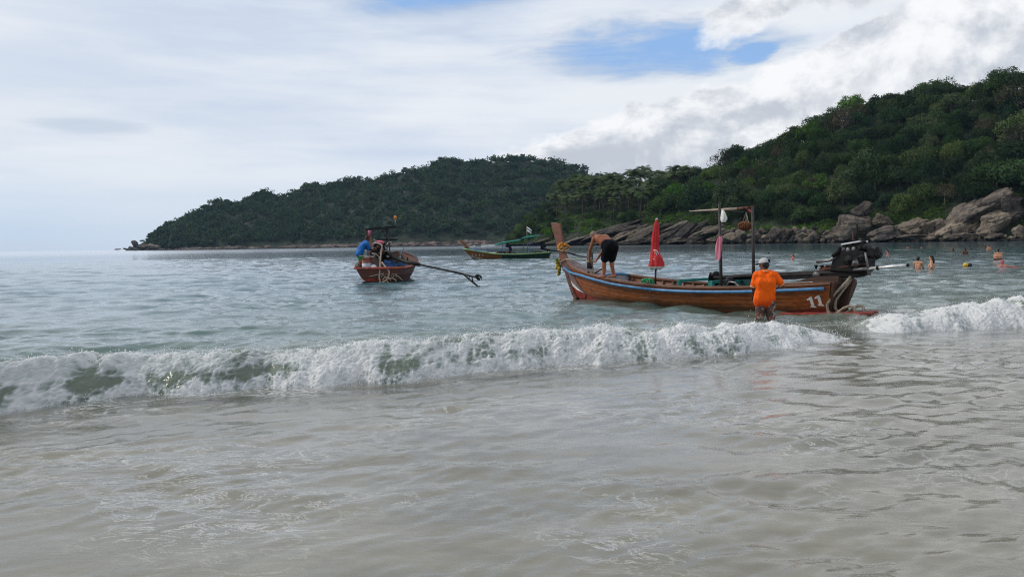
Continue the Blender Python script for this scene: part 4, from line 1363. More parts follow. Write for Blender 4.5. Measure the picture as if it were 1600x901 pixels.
# ------------------------------------------------------------------ long narrow wooden boats
class Hull:
    def __init__(self, us, bg, zg, zk, L, rake_bow, rake_stern, full=0.46):
        self.us, self.bg, self.zg, self.zk = us, bg, zg, zk
        self.L, self.rb, self.rs, self.full = L, rake_bow, rake_stern, full

    def b(self, u): return self._s(u, self.bg)
    def g(self, u): return self._s(u, self.zg)

    def _s(self, u, ys):
        # smooth interpolation
        us = self.us
        u = min(max(u, us[0]), us[-1])
        i = max(0, min(len(us) - 2, int(np.searchsorted(us, u) - 1)))
        def slope(k):
            if k == 0: return (ys[1] - ys[0]) / (us[1] - us[0])
            if k == len(us) - 1: return (ys[-1] - ys[-2]) / (us[-1] - us[-2])
            return (ys[k + 1] - ys[k - 1]) / (us[k + 1] - us[k - 1])
        h = us[i + 1] - us[i]; t = (u - us[i]) / h
        return (ys[i] * (2 * t ** 3 - 3 * t * t + 1) + slope(i) * h * (t ** 3 - 2 * t * t + t) + ys[i + 1] * (-2 * t ** 3 + 3 * t * t) + slope(i + 1) * h * (t ** 3 - t * t))

    def pt(self, u, t, side, out=0.0):
        e = self.full + (1.0 - self.full) * max(0, (u - .55) / .45) ** 1.6
        z0 = self._s(u, self.zk); z1 = self.g(u)
        x = self.L * u + self.rb * max(0, (u - .80) / .20) ** 2 * t - self.rs * max(0, (.12 - u) / .12) * t
        y = self.b(u) * t ** e + out
        return Vector((x, side * y, z0 + (z1 - z0) * t ** 1.25))

    def at_z(self, u, z):
        z0 = self._s(u, self.zk); z1 = self.g(u)
        return max(0.0, (z - z0) / (z1 - z0)) ** .8

    def strip(self, t0, t1, side, thick=0.022, n=30, u0=0.0, u1=1.0, out=0.012):
        """one strake: a closed plank between two heights of the section"""
        b = MB(); us = [u0 + (u1 - u0) * i / n for i in range(n + 1)]
        ring = []
        for u in us:
            ring.append([self.pt(u, t0, side, out), self.pt(u, t1, side, out), self.pt(u, t1, side, out - thick), self.pt(u, t0, side, out - thick)])
        vs = [p for r in ring for p in r]
        fs = [(i * 4 + k, i * 4 + (k + 1) % 4, i * 4 + 4 + (k + 1) % 4, i * 4 + 4 + k) for i in range(n) for k in range(4)]
        fs += [(0, 1, 2, 3), (n * 4 + 3, n * 4 + 2, n * 4 + 1, n * 4)]
        return b.add(vs, fs)

    def shell(self, n=30, m=9, out=-0.012):
        b = MB()
        for side in (1, -1):
            b.grid([[self.pt(i / n, k / m, side, out if k else 0) for k in range(m + 1)] for i in range(n + 1)])
        b.add([self.pt(0, k / m, s, out) for s in (1, -1) for k in range(m + 1)], [tuple(range(m + 1)) + tuple(range(2 * m + 1, m, -1))])
        return b

    def rail(self, side, dz, r, out, u0=0.0, u1=1.0, n=36, flat=1.0, drop=0.0):
        b = MB(); path = []
        for i in range(n + 1):
            u = u0 + (u1 - u0) * i / n
            p = self.pt(u, 1, side, out); p.z += dz - drop * max(0, (u - .90) / .10) ** 1.6; path.append(p)
        return b.tube(path, r, 6, flat=flat)

    def cap(self, side, w, h, dz=0.0, u0=0.0, u1=1.0, n=36):
        b = MB(); rings = []
        for i in range(n + 1):
            u = u0 + (u1 - u0) * i / n
            a = self.pt(u, 1, side, 0.03); c = self.pt(u, 1, side, 0.03 - w)
            if c.y * side < 0.005: c.y = 0.005 * side
            rings += [[a + Vector((0, 0, dz)), a + Vector((0, 0, dz + h)), c + Vector((0, 0, dz + h)), c + Vector((0, 0, dz))]]
        vs = [p for r in rings for p in r]
        fs = [(i * 4 + k, i * 4 + (k + 1) % 4, i * 4 + 4 + (k + 1) % 4, i * 4 + 4 + k) for i in range(n) for k in range(4)]
        fs += [(0, 1, 2, 3), (n * 4 + 3, n * 4 + 2, n * 4 + 1, n * 4)]
        return b.add(vs, fs)

    def floor(self, z, u0, u1, n=24, inset=0.02):
        b = MB(); rows = []
        for i in range(n + 1):
            u = u0 + (u1 - u0) * i / n
            t = self.at_z(u, z)
            p = self.pt(u, t, 1, -inset)
            rows.append([Vector((p.x, max(p.y, .01), z)), Vector((p.x, -max(p.y, .01), z))])
        return b.grid(rows)


class Place:
    """a boat's own axes: x to the bow, y to port, z up"""
    def __init__(self, name, stern, bow):
        self.o = Vector((stern.x, stern.y, 0)); d = Vector((bow.x - stern.x, bow.y - stern.y, 0))
        self.L = d.length; self.ang = math.atan2(d.y, d.x)
        self.ex = d.normalized(); self.ey = Vector((-self.ex.y, self.ex.x, 0))
        self.root = empty(name, self.o, self.ang) if name else None

    def loc(self, p):
        q = p - self.o
        return Vector((q.dot(self.ex), q.dot(self.ey), q.z))

    def world(self, p):
        p = Vector(p)
        return self.o + self.ex * p.x + self.ey * p.y + Vector((0, 0, p.z))

    def px(self, px, py, y=0.0):
        """the point of the lengthwise plane at y (boat axes) seen at a place of the photo"""
        d = ray(px, py); n = self.ey
        s = (self.o + n * y - CAM).dot(n) / d.dot(n)
        return self.loc(CAM + d * s)


# ---- the moored boat in the shallows
A = Place('longtail_boat', at(1300, 490), at(904, 465))
HA = Hull([0, .12, .3, .5, .7, .82, .9, .96, 1.0],
          [.46, .62, .80, .85, .74, .58, .40, .22, .055],
          [.62, .54, .475, .46, .53, .62, .71, .84, 1.06],
          [-.12, -.26, -.34, -.36, -.34, -.31, -.27, -.18, -.04], A.L, .52, .22)
boat = A.root
tag(boat, 'long varnished brown wooden boat with a blue rail and white number eleven', 'boat')
hull = HA.shell().build('hull', M['inner_wood'], boat, True)
ts = [.44, .545, .64, .735, .82, .915, .985]
for side in (1, -1):
    for k in range(6):
        HA.strip(ts[k] + .003, ts[k + 1] - .003, side, .026 + .003 * (k % 2), out=.010 + .006 * (k % 2)).build('plank', M['hull_wood'], hull)
    HA.strip(.16, .44, side, .02, u0=0.0, out=.014).build('bottom_plank', M['red_paint'], hull)
    HA.rail(side, -.075, .036, .04, 0.012, .995, drop=.15).build('rub_rail', M['blue_paint'], boat, True)
    HA.cap(side, .11, .045, .0, 0.0, .985).build('gunwale', M['cap_wood'], boat)
    for i in range(19):
        u = .06 + i * .041
        b = MB(); pts = [HA.pt(u, t, side, -.035) for t in (.52, .65, .8, .97)]
        for p, q in zip(pts[:-1], pts[1:]):
            b.bar(p, q, .055, .05, (1, 0, 0))
        b.build('rib', M['rib_wood'], boat)
    b = MB(); rows = []
    for i in range(25):
        u = .05 + .77 * i / 24; t = .80
        p = HA.pt(u, t, side, -.062)
        rows.append(p)
    b.tube(rows, .03, 4).build('stringer', M['rib_wood'], boat)
HA.floor(.10, 0.01, .84).build('sole', M['inner_wood'], boat)
for i in range(15):
    u = .05 + i * .052
    t = HA.at_z(u, .13); w = HA.pt(u, t, 1, -.05).y
    MB().box((A.L * u, 0, .125), (.31, 2 * w, .03)).build('floor_board', M['inner_wood'], boat)
# stem timber and the tall carved prow board
stem = MB()
path = [HA.pt(1.0, t, 1) for t in (.0, .2, .4, .6, .8, 1.0)]
for p in path: p.y = 0
for p, q in zip(path[:-1], path[1:]):
    stem.bar(p + Vector((.03, 0, 0)), q + Vector((.03, 0, 0)), .13, .17, (0, 1, 0))
stem.build('stem', M['prow_wood'], boat, bevel=.015)
pb = [A.px(*q) for q in ((881, 424), (876.5, 412), (874.5, 398), (871.5, 385), (866.5, 368), (861.5, 348.5), (864, 347.6), (875.5, 349.3), (878.5, 366), (881.5, 386), (886, 400), (893, 412), (890, 424))]
pb = [Vector((p.x, -.03, p.z)) for p in pb]
MB().prism(pb, (0, .06, 0)).build('prow_board', M['prow_wood'], boat, bevel=.012)
# coloured patches painted at the bow: white chevron over red
def paint(poly_ut, mat, name, parent=hull, out=.030):
    b = MB()
    b.add([HA.pt(u, t, 1, out) for u, t in poly_ut] + [HA.pt(u, t, 1, out - .012) for u, t in poly_ut],
          [tuple(range(len(poly_ut)))] + [(i, (i + 1) % len(poly_ut), len(poly_ut) + (i + 1) % len(poly_ut), len(poly_ut) + i) for i in range(len(poly_ut))])
    return b.build(name, mat, parent)
paint([(.999, .44), (.999, .56), (.985, .55), (.965, .53), (.945, .50), (.93, .475), (.945, .47), (.965, .46), (.985, .445)], M['white_paint'], 'white_bow_patch')
paint([(.999, .16), (.999, .43), (.985, .435), (.965, .45), (.94, .465), (.92, .455), (.94, .30), (.97, .2)], M['red_paint'], 'red_bow_patch')
paint([(.999, .575), (.999, .955), (.985, .955), (.965, .955), (.958, .85), (.953, .75), (.945, .66), (.930, .56), (.920, .49), (.945, .515), (.965, .545), (.985, .568)], M['deck_paint'], 'dark_bow_patch')
# foredeck planks
for k in range(6):
    b = MB(); rows = []
    for i in range(15):
        u = .825 + .172 * i / 14
        w = HA.b(u) * .93
        y0, y1 = w * (k / 3 - 1) + .004, w * ((k + 1) / 3 - 1) - .004
        x = HA.pt(u, 1, 1).x; z = HA.g(u) + .02 + .05 * (1 - ((k - 2.5) / 3) ** 2)
        rows.append((Vector((x, y0, z)), Vector((x, y1, z))))
    n = len(rows)
    vs = [p for r in rows for p in r] + [p - Vector((0, 0, .025)) for r in rows for p in r]
    fs = [(2 * i, 2 * i + 1, 2 * i + 3, 2 * i + 2) for i in range(n - 1)] + [(2 * n + 2 * i + 2, 2 * n + 2 * i + 3, 2 * n + 2 * i + 1, 2 * n + 2 * i) for i in range(n - 1)]
    fs += [(2 * i, 2 * i + 2, 2 * n + 2 * i + 2, 2 * n + 2 * i) for i in range(n - 1)] + [(2 * i + 3, 2 * i + 1, 2 * n + 2 * i + 1, 2 * n + 2 * i + 3) for i in range(n - 1)]
    fs += [(0, 1, 2 * n + 1, 2 * n)]
    b.add(vs, fs).build('deck_board', M['deck_paint'], boat)
# well behind the foredeck: pale bulkhead with a blue coaming, lettered
ub = .815
zb = HA.g(ub); wb_ = HA.b(ub) * .92; xb = A.L * ub
poly = [HA.pt(ub, t, 1, -.05) for t in np.linspace(.55, .97, 6)]
poly += [Vector((xb, wb_ * math.cos(a) * .93, zb - .02 + .07 * math.sin(a))) for a in np.linspace(.15, math.pi - .15, 11)]
poly += [HA.pt(ub, t, -1, -.05) for t in np.linspace(.97, .55, 6)]
MB().prism(poly, (-.03, 0, 0)).build('bulkhead', M['well_paint'], boat)
MB().tube([p + Vector((-.02, 0, .02)) for p in poly[6:17]], .035, 6).build('coaming', M['blue_paint'], boat, True)


def text_mesh(name, txt, size, mat, mtx, parent, depth=.006):
    cu = bpy.data.curves.new(name, 'FONT'); cu.body = txt; cu.size = size; cu.extrude = depth; cu.align_x = 'CENTER'
    tmp = bpy.data.objects.new(name, cu); COL.objects.link(tmp)
    bpy.context.view_layer.update()
    me = bpy.data.meshes.new_from_object(tmp.evaluated_get(bpy.context.evaluated_depsgraph_get()))
    bpy.data.objects.remove(tmp)
    me.name = name
    me.materials.clear(); me.materials.append(mat)
    o = link(name, me, parent); o.matrix_local = mtx
    return o


# letters read from aft: text x axis = -y of boat (to starboard), text y = z, text normal = -x
text_mesh('lettering', 'Tal', .26, M['black_metal'], Matrix(((0, 0, -1, xb - .036), (-1, 0, 0, .10), (0, 1, 0, .30), (0, 0, 0, 1))), boat)
# bitt post with a rope
MB().tube([A.px(922, 416, -.05) - Vector((0, 0, .1)), A.px(922, 393.5, -.05)], .085, 10).build('mooring_post', M['pole_dark'], boat, True)
pp_ = A.px(922, 409, -.05)
MB().tube([pp_ + Vector((.10 * math.cos(a), .10 * math.sin(a), .004 * a)) for a in np.linspace(0, 12.5, 40)], .014, 5).build('post_rope', M['rope'], boat, True)
# ropes, garland on the prow
g0 = A.px(880, 392, 0)
MB().tube([g0 + Vector((.19 * math.cos(a), .11 * math.sin(a), .03 * math.sin(a * 2) + .012 * a)) for a in np.linspace(0, 12.6, 44)], .02, 5).build('prow_rope', M['rope'], boat, True)
g1 = A.px(880.5, 385.5, 0)
b = MB(); rr_ = random.Random(3)
for a in np.linspace(0, 6.28, 14):
    b.ball(g1 + Vector((.19 * math.cos(a), .10 * math.sin(a), .05 * math.sin(a) + rr_.uniform(-.03, .03))), rr_.uniform(.03, .05), 6, 5)
for k in range(8):
    b.ball(g1 + Vector((-.03 + rr_.uniform(-.09, .09), .10, rr_.uniform(-.13, .10))), rr_.uniform(.035, .055), 6, 5)
b.build('garland', M['garland'], boat, True)
g2 = A.px(873.5, 415, .04)
b = MB(); b2 = MB()
for k in range(14):
    p = g2 + Vector((rr_.uniform(-.05, .05), rr_.uniform(-.02, .05), .16 - k * .03))
    (b if k % 3 else b2).ball(p, (.05, .05, .06), 6, 5)
b.build('hanging_garland', M['garland_yellow'], boat, True); b2.build('green_ribbon', M['garland_green'], boat, True)
MB().tube([A.px(874, 410, .05), A.px(884, 404.5, .25), A.px(905, 405, .2), pp_], .014, 5).build('bow_line', M['rope'], boat, True)
MB().tube([A.px(888, 395, -.05), A.px(905, 400, -.2), A.px(919, 402, -.08)], .02, 5).build('boat_hook', M['pole_dark'], boat, True)
# thwarts and the teal box amidships
for u in (.62, .72):
    w = HA.b(u) * .93
    MB().box((A.L * u, 0, HA.g(u) - .09), (.20, 2 * w, .035)).build('thwart', M['inner_wood'], boat)
tb = [A.px(px, 443, .35) for px in (1068, 1119)]
for p in tb:
    b = MB(); b.bar((p.x, .5, .16), (p.x, .5, HA.g(.5) + .16), .07, .09, (0, 1, 0)); b.bar((p.x, -.66, .16), (p.x, -.66, HA.g(.5) + .13), .07, .09, (0, 1, 0))
    b.bar((p.x, .5, HA.g(.5) + .13), (p.x, -.66, HA.g(.5) + .13), .07, .06)
    b.build('box_end', M['teal_paint'], boat)
xm = (tb[0].x + tb[1].x) / 2; lx = abs(tb[0].x - tb[1].x)
MB().box((xm, -.66, .40), (lx - .08, .03, .38)).build('box_side', M['teal_dark'], boat)
MB().box((xm, -.66, .615), (lx - .08, .06, .04)).build('box_rail', M['teal_paint'], boat)
MB().box((xm, -.05, .33), (lx - .08, 1.0, .03)).build('box_shelf', M['teal_dark'], boat)
t0_, t1_ = A.px(1123, 440, -.45), A.px(1205, 440, -.45)
MB().bar((t0_.x, -.60, .42), (t1_.x, -.52, .46), .03, .42).build('side_board', M['teal_dark'], boat)
MB().tube([A.px(*q, .2) for q in ((1135, 447), (1140, 440), (1148, 441), (1154, 447), (1160, 451))], .022, 6).build('fuel_hose', M['grey_metal'], boat, True)
MB().lathe([(.02, 0), (.10, .01), (.11, .1), (.11, .2), (.05, .24), (.02, .25)], 10, A.px(1140, 450, .1)).build('fuel_can', M['black_metal'], boat, True)
# shade frame: two poles on the near side and a bar across them
p1, p1b = A.px(1124, 318, .66), A.px(1127.5, 452, .66); p2, p2b = A.px(1176, 323.5, .62), A.px(1178, 450, .62)
MB().tube([p1b - Vector((0, 0, .25)), p1b.lerp(p1, .45), p1], [.036, .034, .028], 7).build('pole', M['pole_dark'], boat, True)
MB().tube([p2b - Vector((0, 0, .25)), p2b.lerp(p2, .5), p2], [.036, .034, .03], 7).build('pole', M['pole_dark'], boat, True)
c0, c1, c2 = A.px(1077, 330, .64), A.px(1152, 326, .64), A.px(1177, 323.5, .62)
MB().tube([c0, c0.lerp(c1, .3), c0.lerp(c1, .7), c1], [.012, .022, .028, .03], 6).build('crossbar', M['bamboo'], boat, True)
MB().tube([c1, c2], .030, 6).build('crossbar_end', M['rust'], boat, True)
MB().bar(A.px(1169, 327, .62), A.px(1176, 333, .62), .03, .03).build('corner_brace', M['red_paint'], boat)
MB().tube([A.px(1126, 329, .64), A.px(1152, 330.5, .63), A.px(1176, 331.5, .62)], .009, 5).build('stay_line', M['pole_dark'], boat, True)
# transom and the stern platform planks
tr_ = [HA.pt(0.0, t, 1, .01) for t in np.linspace(.15, 1, 9)]
MB().prism([Vector((p.x - .02, p.y, p.z)) for p in tr_] + [Vector((p.x - .02, -p.y, p.z)) for p in tr_[::-1]], (-.045, 0, 0)).build('transom', M['hull_dark'], boat)
b = MB(); p0 = HA.pt(0, 1, 1)
b.prism([(-.06, .07, -.1), (-.26, .07, .60), (-.36, .07, .60), (-.20, .07, -.1)], (0, -.14, 0))
b.build('stern_post', M['hull_dark'], boat)
MB().box((-.06, 0, .645), (.44, .90, .045)).build('engine_bed', M['hull_dark'], boat)
MB().prism([(.75, -.22, .63), (-.25, -.22, .67), (-.25, -.22, .77), (.2, -.22, .76), (.45, -.22, .70)], (0, .44, 0)).build('engine_block_timber', M['hull_dark'], boat)
for (xa, ya, xb2, yb, w, z) in ((.75, .68, -.82, .40, .10, .03), (.3, .58, -.92, .22, .12, .055), (.1, .05, -.85, .0, .10, .05), (.05, -.30, -.8, -.25, .10, .045)):
    MB().bar((xa, ya, z - .03), (xb2, yb, z + .02), w, .05).build('platform_plank', M['red_paint'], boat, bevel=.008)
MB().bar((-.15, .55, -.01), (-.15, -.40, -.01), .08, .06).build('platform_beam', M['red_paint'], boat)
MB().bar((-.62, .44, -.01), (-.62, -.34, -.01), .08, .06).build('platform_beam', M['red_paint'], boat)
# number eleven on the port quarter
one = [(.30, 0), (.98, 0), (.98, .10), (.80, .15), (.80, 1.0), (.62, 1.0), (.22, .80), (.10, .70), (.16, .64), (.46, .72), (.46, .15), (.28, .10)]
for k, (px, py) in enumerate(((1262.0, 480.8), (1273.6, 478.3))):
    o0 = A.px(px, py, .55); b = MB(); vs = []
    for i, j in one:
        x = o0.x + .09 - i * .165 - (1 - j) * .02; z = o0.z + j * .215
        u = x / A.L
        for _ in range(30):
            t = min(HA.at_z(u, z), .99); u = min(max(u + (x - HA.pt(u, t, 1).x) / A.L * .7, 0), 1)
        p = HA.pt(u, t, 1, .034); vs.append(Vector((x, p.y, z)))
    n = len(one)
    b.add(vs + [v - Vector((0, .012, 0)) for v in vs], [tuple(range(n))] + [(i, n + i, n + (i + 1) % n, (i + 1) % n) for i in range(n)])
    b.build('painted_digit', M['white_paint'], boat)

# ---- its engine on a swivel: tail shaft laid forward over the boat, tiller pointing aft
eng = empty('engine'); eng.parent = boat
E = lambda px, py, y=0.0: A.px(px, py, y)


def slab(pts, y0, y1, mat, name, bevel=.012):
    pl = [E(px, py, (y0 + y1) / 2) for px, py in pts]
    return MB().prism([(p.x, y0, p.z) for p in pl], (0, y1 - y0, 0)).build(name, mat, eng, bevel=bevel)


slab(((1302, 424), (1309, 402), (1313, 395), (1322, 390), (1349, 388), (1358, 393), (1361, 404), (1361, 420), (1355, 426)), -.20, .20, M['black_metal'], 'engine_block', .03)
slab(((1318, 391), (1321, 382), (1326, 379), (1350, 377), (1356, 383), (1359, 392)), -.15, .16, M['black_metal'], 'cylinder_head', .03)
for px, py in ((1325, 390), (1334, 389), (1343, 388), (1351, 387)):
    p = E(px, py, .18); MB().ball(p, (.045, .03, .05), 8, 6).build('rocker_cover', M['grey_metal' if px < 1340 else 'black_metal'], eng, True)
slab(((1321, 380.5), (1349, 376), (1349.5, 378.2), (1321.5, 383)), -.17, .20, M['bright_metal'], 'top_plate', .004)
for px, py, r in ((1326, 407, .11), (1336, 410, .085), (1347, 405, .10)):
    p = E(px, py, .20); MB().lathe([(.02, -.05), (r, -.05), (r, 0), (r * .8, .02), (r * .35, .02), (r * .3, .06), (.01, .06)], 14, p, Matrix.Rotation(-math.pi / 2, 3, 'X')).build('pulley', M['grey_metal'] if r < .1 else M['black_metal'], eng, True)
MB().tube([E(1326, 407, .24), E(1337, 403, .24), E(1348, 401, .24), E(1349, 411, .24), E(1337, 417, .24), E(1326, 415, .24), E(1324, 408, .24)], .014, 5).build('drive_belt', M['black_metal'], eng, True)
slab(((1359, 391), (1366, 386), (1372, 388), (1374, 398), (1370, 405), (1366, 401), (1360, 401)), -.17, .17, M['black_metal'], 'fan_housing', .02)
p = E(1369, 395, 0)
MB().lathe([(.02, 0), (.12, .0), (.13, .03), (.12, .05), (.04, .06)], 14, p, Matrix.Rotation(-math.pi / 2, 3, 'Y')).build('fan', M['black_metal'], eng, True)
MB().tube([E(1276, 408.5, .22), E(1297, 406.5, .22), E(1303, 403, .2), E(1308, 395, .18), E(1314, 390, .15), E(1321, 388, .12)], [.035, .035, .04, .042, .042, .05], 8).build('exhaust_pipe', M['grey_metal'], eng, True)
MB().tube([E(1302, 401, .2), E(1309, 393, .2), E(1314, 387, .15)], .05, 8).build('exhaust_lagging', M['black_metal'], eng, True)
MB().tube([E(1338.5, 379, 0), E(1339, 350, 0)], .026, 8).build('exhaust_stack', M['black_metal'], eng, True)
MB().tube([E(1333, 379, .1), E(1332.5, 362, .1)], .010, 5).build('throttle_rod', M['rust'], eng, True)
MB().ball(E(1349, 378.5, .05), (.06, .06, .045), 8, 6).build('filler_cap', M['black_metal'], eng, True)
b = MB()
for y in (-.13, .13):
    b.bar(E(1356, 421, y), E(1210, 428.5, y), .05, .07)
b.build('frame_rail', M['pole_dark'], eng)
b = MB(); b.bar(E(1358, 426, 0), E(1225, 433, 0), .15, .11); b.build('frame_beam', M['pole_dark'], eng)
slab(((1296, 422), (1356, 421), (1352, 430), (1344, 433), (1300, 433)), -.14, .14, M['black_metal'], 'sump', .02)
MB().tube([E(1238, 430.5, -.05), E(1170, 433, -.12), E(1112, 435.5, -.18)], [.05, .045, .04], 8).build('tail_shaft', M['black_metal'], eng, True)
MB().bar(E(1215, 426.5, .02), E(1116, 433, -.1), .07, .05).build('upper_strut', M['pole_dark'], eng)
b = MB()
pc = E(1113, 435, -.18)
for k in range(3):
    a = k * 2.094 + .5
    b.ball(pc + Vector((-.02, .13 * math.cos(a), .13 * math.sin(a))), (.03, .10, .10), 8, 6, Matrix.Rotation(a, 3, 'X') @ Matrix.Rotation(.5, 3, 'Z'))
b.ball(pc, .06, 8, 6)
b.build('propeller', M['black_metal'], eng, True)
MB().lathe([(.10, -.03), (.16, -.03), (.17, .0), (.16, .03), (.10, .03)], 16, E(1119, 434.5, -.3), Matrix.Rotation(math.pi / 2, 3, 'Y')).build('propeller_guard', M['black_metal'], eng, True)
slab(((1277, 424), (1283, 423), (1287, 428), (1287, 434), (1280, 434)), -.12, .12, M['rust'], 'swivel_bracket', .01)
MB().lathe([(.07, -.14), (.07, .14)], 10, E(1281, 428.5, 0) + Vector((0, .02, 0)), Matrix.Rotation(math.pi / 2, 3, 'X')).build('swivel_pin', M['grey_metal'], eng, True)
MB().lathe([(.10, 0), (.10, .10), (.06, .12)], 10, E(1301, 434.8, 0)).build('swivel_post', M['black_metal'], eng, True)
slab(((1282, 419), (1289, 416), (1300, 414), (1308, 417), (1306, 423), (1284, 424)), -.10, .10, M['rust'], 'gearbox', .02)
for px in (1275, 1284, 1293, 1301):
    MB().lathe([(.025, 0), (.025, .05), (.045, .05), (.045, .08)], 6, E(px, 420, .08)).build('bolt', M['black_metal'] if px != 1293 else M['rust'], eng)
# tiller: silver pipe aft, brown lever
MB().tube([E(1334, 421.3, .2), E(1357, 419.2, .2)], .032, 8).build('tiller_grip', M['grey_metal'], eng, True)
MB().tube([E(1357, 419.6, .2), E(1395, 416.2, .2), E(1417, 414.4, .2)], [.03, .032, .028], 8).build('tiller', M['bright_metal'], eng, True)
MB().tube([E(1417, 414.4, .2), E(1420, 414, .2)], .032, 8).build('tiller_end', M['black_metal'], eng, True)
MB().tube([E(1370, 418.5, .2), E(1373, 418.2, .2)], .042, 8).build('clamp', M['black_metal'], eng, True)
MB().tube([E(1352, 394, .24), E(1356, 419, .22)], .022, 7).build('lever', M['grey_metal'], eng, True)
MB().tube([E(1288, 420.5, .16), E(1322, 416.5, .2), E(1352, 412, .22)], .018, 6).build('control_rod', M['rust'], eng, True)
MB().tube([E(1370, 404, 0), E(1366, 408, .05), E(1362, 411, .1)], .008, 5).build('wire', M['black_metal'], eng, True)
MB().tube([E(1374, 390, .05), E(1376, 396, .05), E(1373, 403, .05)], .008, 5).build('wire', M['black_metal'], eng, True)
# cooling hoses hanging down to the platform
MB().tube([E(1331, 430, .1), E(1323, 440, .2), E(1311, 452, .3), E(1300, 463, .36), E(1292.5, 476, .38), E(1293.5, 486, .38), E(1299, 490.5, .38), E(1308, 489, .36), E(1318, 481.5, .33), E(1328, 477.5, .3), E(1335, 480, .28), E(1337, 488, .27), E(1336, 495, .27)],
          .030, 7).build('hose', M['hose'], boat, True)
MB().tube([E(1334, 431, .0), E(1326, 442, .1), E(1315, 456, .2), E(1306, 468, .25), E(1304.5, 480, .26), E(1310, 489, .24), E(1322, 489, .2), E(1333, 481.5, .17), E(1341, 477.2, .14), E(1348, 478, .12), E(1351, 485, .12), E(1351, 495, .12)],
          .030, 7).build('hose', M['hose'], boat, True)
MB().tube([E(1314, 466, -.1), E(1331, 492, .0)], .014, 5).build('stay_rod', M['black_metal'], boat, True)
MB().bar((-.42, 0, .72), (-.24, 0, .02), .09, .09, (0, 1, 0)).build('stern_strut', M['hull_dark'], boat)

# things hung or lying on the moored boat
W_ = A.world


def cloth(path, widths, seed, mat, name, fold=.02, n=9):
    """a hanging strip of cloth with folds"""
    r = random.Random(seed); b = MB(); rows = []
    for i, (p, w) in enumerate(zip(path, widths)):
        ring = []
        for k in range(n * 2):
            a = 2 * math.pi * k / (n * 2)
            rad = w * .5 * (1 + .28 * math.sin(3 * a + i * .35 + seed) + .15 * math.sin(5 * a - i * .5))
            ring.append(Vector(p) + A.ex * (math.cos(a) * rad) + A.ey * (math.sin(a) * rad * .35) + Vector((0, 0, r.uniform(-1, 1) * fold * .3)))
        ring.append(ring[0].copy()); rows.append(ring)
    b.grid(rows)
    return b.build(name, mat, None, True)


o = cloth([W_(A.px(px, py, .70)) for px, py in ((1129.2, 328), (1129.8, 331), (1130.2, 336), (1130.6, 341), (1130.4, 344), (1130, 347))], (.05, .09, .13, .16, .14, .08), 2, M['cloth_white'], 'white_cloth')
tag(o, 'small white cloth hung from the bar above the moored boat', 'cloth')
o = cloth([W_(A.px(px, py, .72)) for px, py in ((1125.5, 369), (1124.5, 374), (1123.4, 382), (1122.8, 390), (1122.6, 398), (1122.5, 403), (1122.4, 406))], (.06, .11, .13, .14, .13, .12, .10), 5, M['cloth_pink'], 'pink_cloth', .03)
tag(o, 'faded pink striped cloth tied round the boat pole', 'cloth')
nb_ = W_(A.px(1164.5, 353, .58))
r = random.Random(9); b = MB(); b2 = MB()
for k in range(9):
    a0 = k * .7
    b.tube([nb_ + A.ex * (.145 * math.cos(a) * math.cos(a0)) + A.ey * (.145 * math.cos(a) * math.sin(a0)) + Vector((0, 0, .085 * math.sin(a) + r.uniform(-.01, .01))) for a in np.linspace(0, 6.28, 13)], .012, 4)
b.ball(nb_ - Vector((0, 0, .02)), (.10, .10, .05), 10, 6)
o = b.build('net_bag', M['net_orange'], None, True)

tag(o, 'rusty orange net bag hanging under the corner of the shade frame', 'net bag')
for px in (1158, 1166, 1171):
    b2.tube([nb_ + A.ex * ((1164.5 - px) * .013) + Vector((0, 0, .04)), W_(A.px(1166, 331, .60))], .006, 4)
b2.build('cord', M['rope'], o)
# folded parasol
ub_ = W_(A.px(1024, 446, .45)); ut = W_(A.px(1026, 338, .45)); ax = (ut - ub_)
par = empty('parasol', ub_); tag(par, 'closed red parasol standing upright in the middle of the moored boat', 'parasol')
MB().tube([Vector((0, 0, -.2)), ax * .2, ax * .98], .022, 8).build('pole', M['pole_dark'], par, True)
mpx = 1.0 / (FPX / (ub_.y))
prof = [(421, 1023.5, 15), (419, 1024, 20), (416, 1024.5, 22.5), (411, 1025, 21), (404, 1024.6, 17.5), (397, 1023.8, 13.5), (390, 1023.2, 11), (380, 1023.6, 11.2), (370, 1024.2, 10.8), (360, 1025, 9), (350, 1025.6, 6.4), (343, 1026, 3.6), (340, 1026.2, 1.6)]
rows, rows2 = [], []
vx = Vector((1, 0, 0)); vy = Vector((0, 1, 0))
for i, (py, cx, w) in enumerate(prof):
    c = W_(A.px(cx, py, .45)) - ub_; ring = []
    for k in range(41):
        a = 2 * math.pi * k / 40
        rad = w * .5 * mpx * (1 + .16 * math.cos(8 * a + .4) * min(1, w / 12) + (.10 * math.cos(3 * a) if i < 5 else 0))
        dz = .02 * math.cos(8 * a) if i == 0 else 0
        ring.append(c + vx * (math.cos(a) * rad) + vy * (math.sin(a) * rad * .85) + Vector((0, 0, dz)))
    rows.append(ring)
MB().grid(rows[2:]).build('canopy', M['umbrella_red'], par, True)
MB().grid(rows[:3]).build('hem', M['cloth_white'], par, True)
MB().grid(rows[-4:-1] and [[p * 1.0 + (p - W_(A.px(1026, 345, .45)) + ub_) * .04 for p in rw] for rw in rows[-2:]]).build('top_cap', M['cloth_white'], par, True)
lc = W_(A.px(1021.2, 398, .45)) - ub_ - vy * (7.2 * mpx)
b = MB()
lc = lc - vy * (2.6 * mpx)
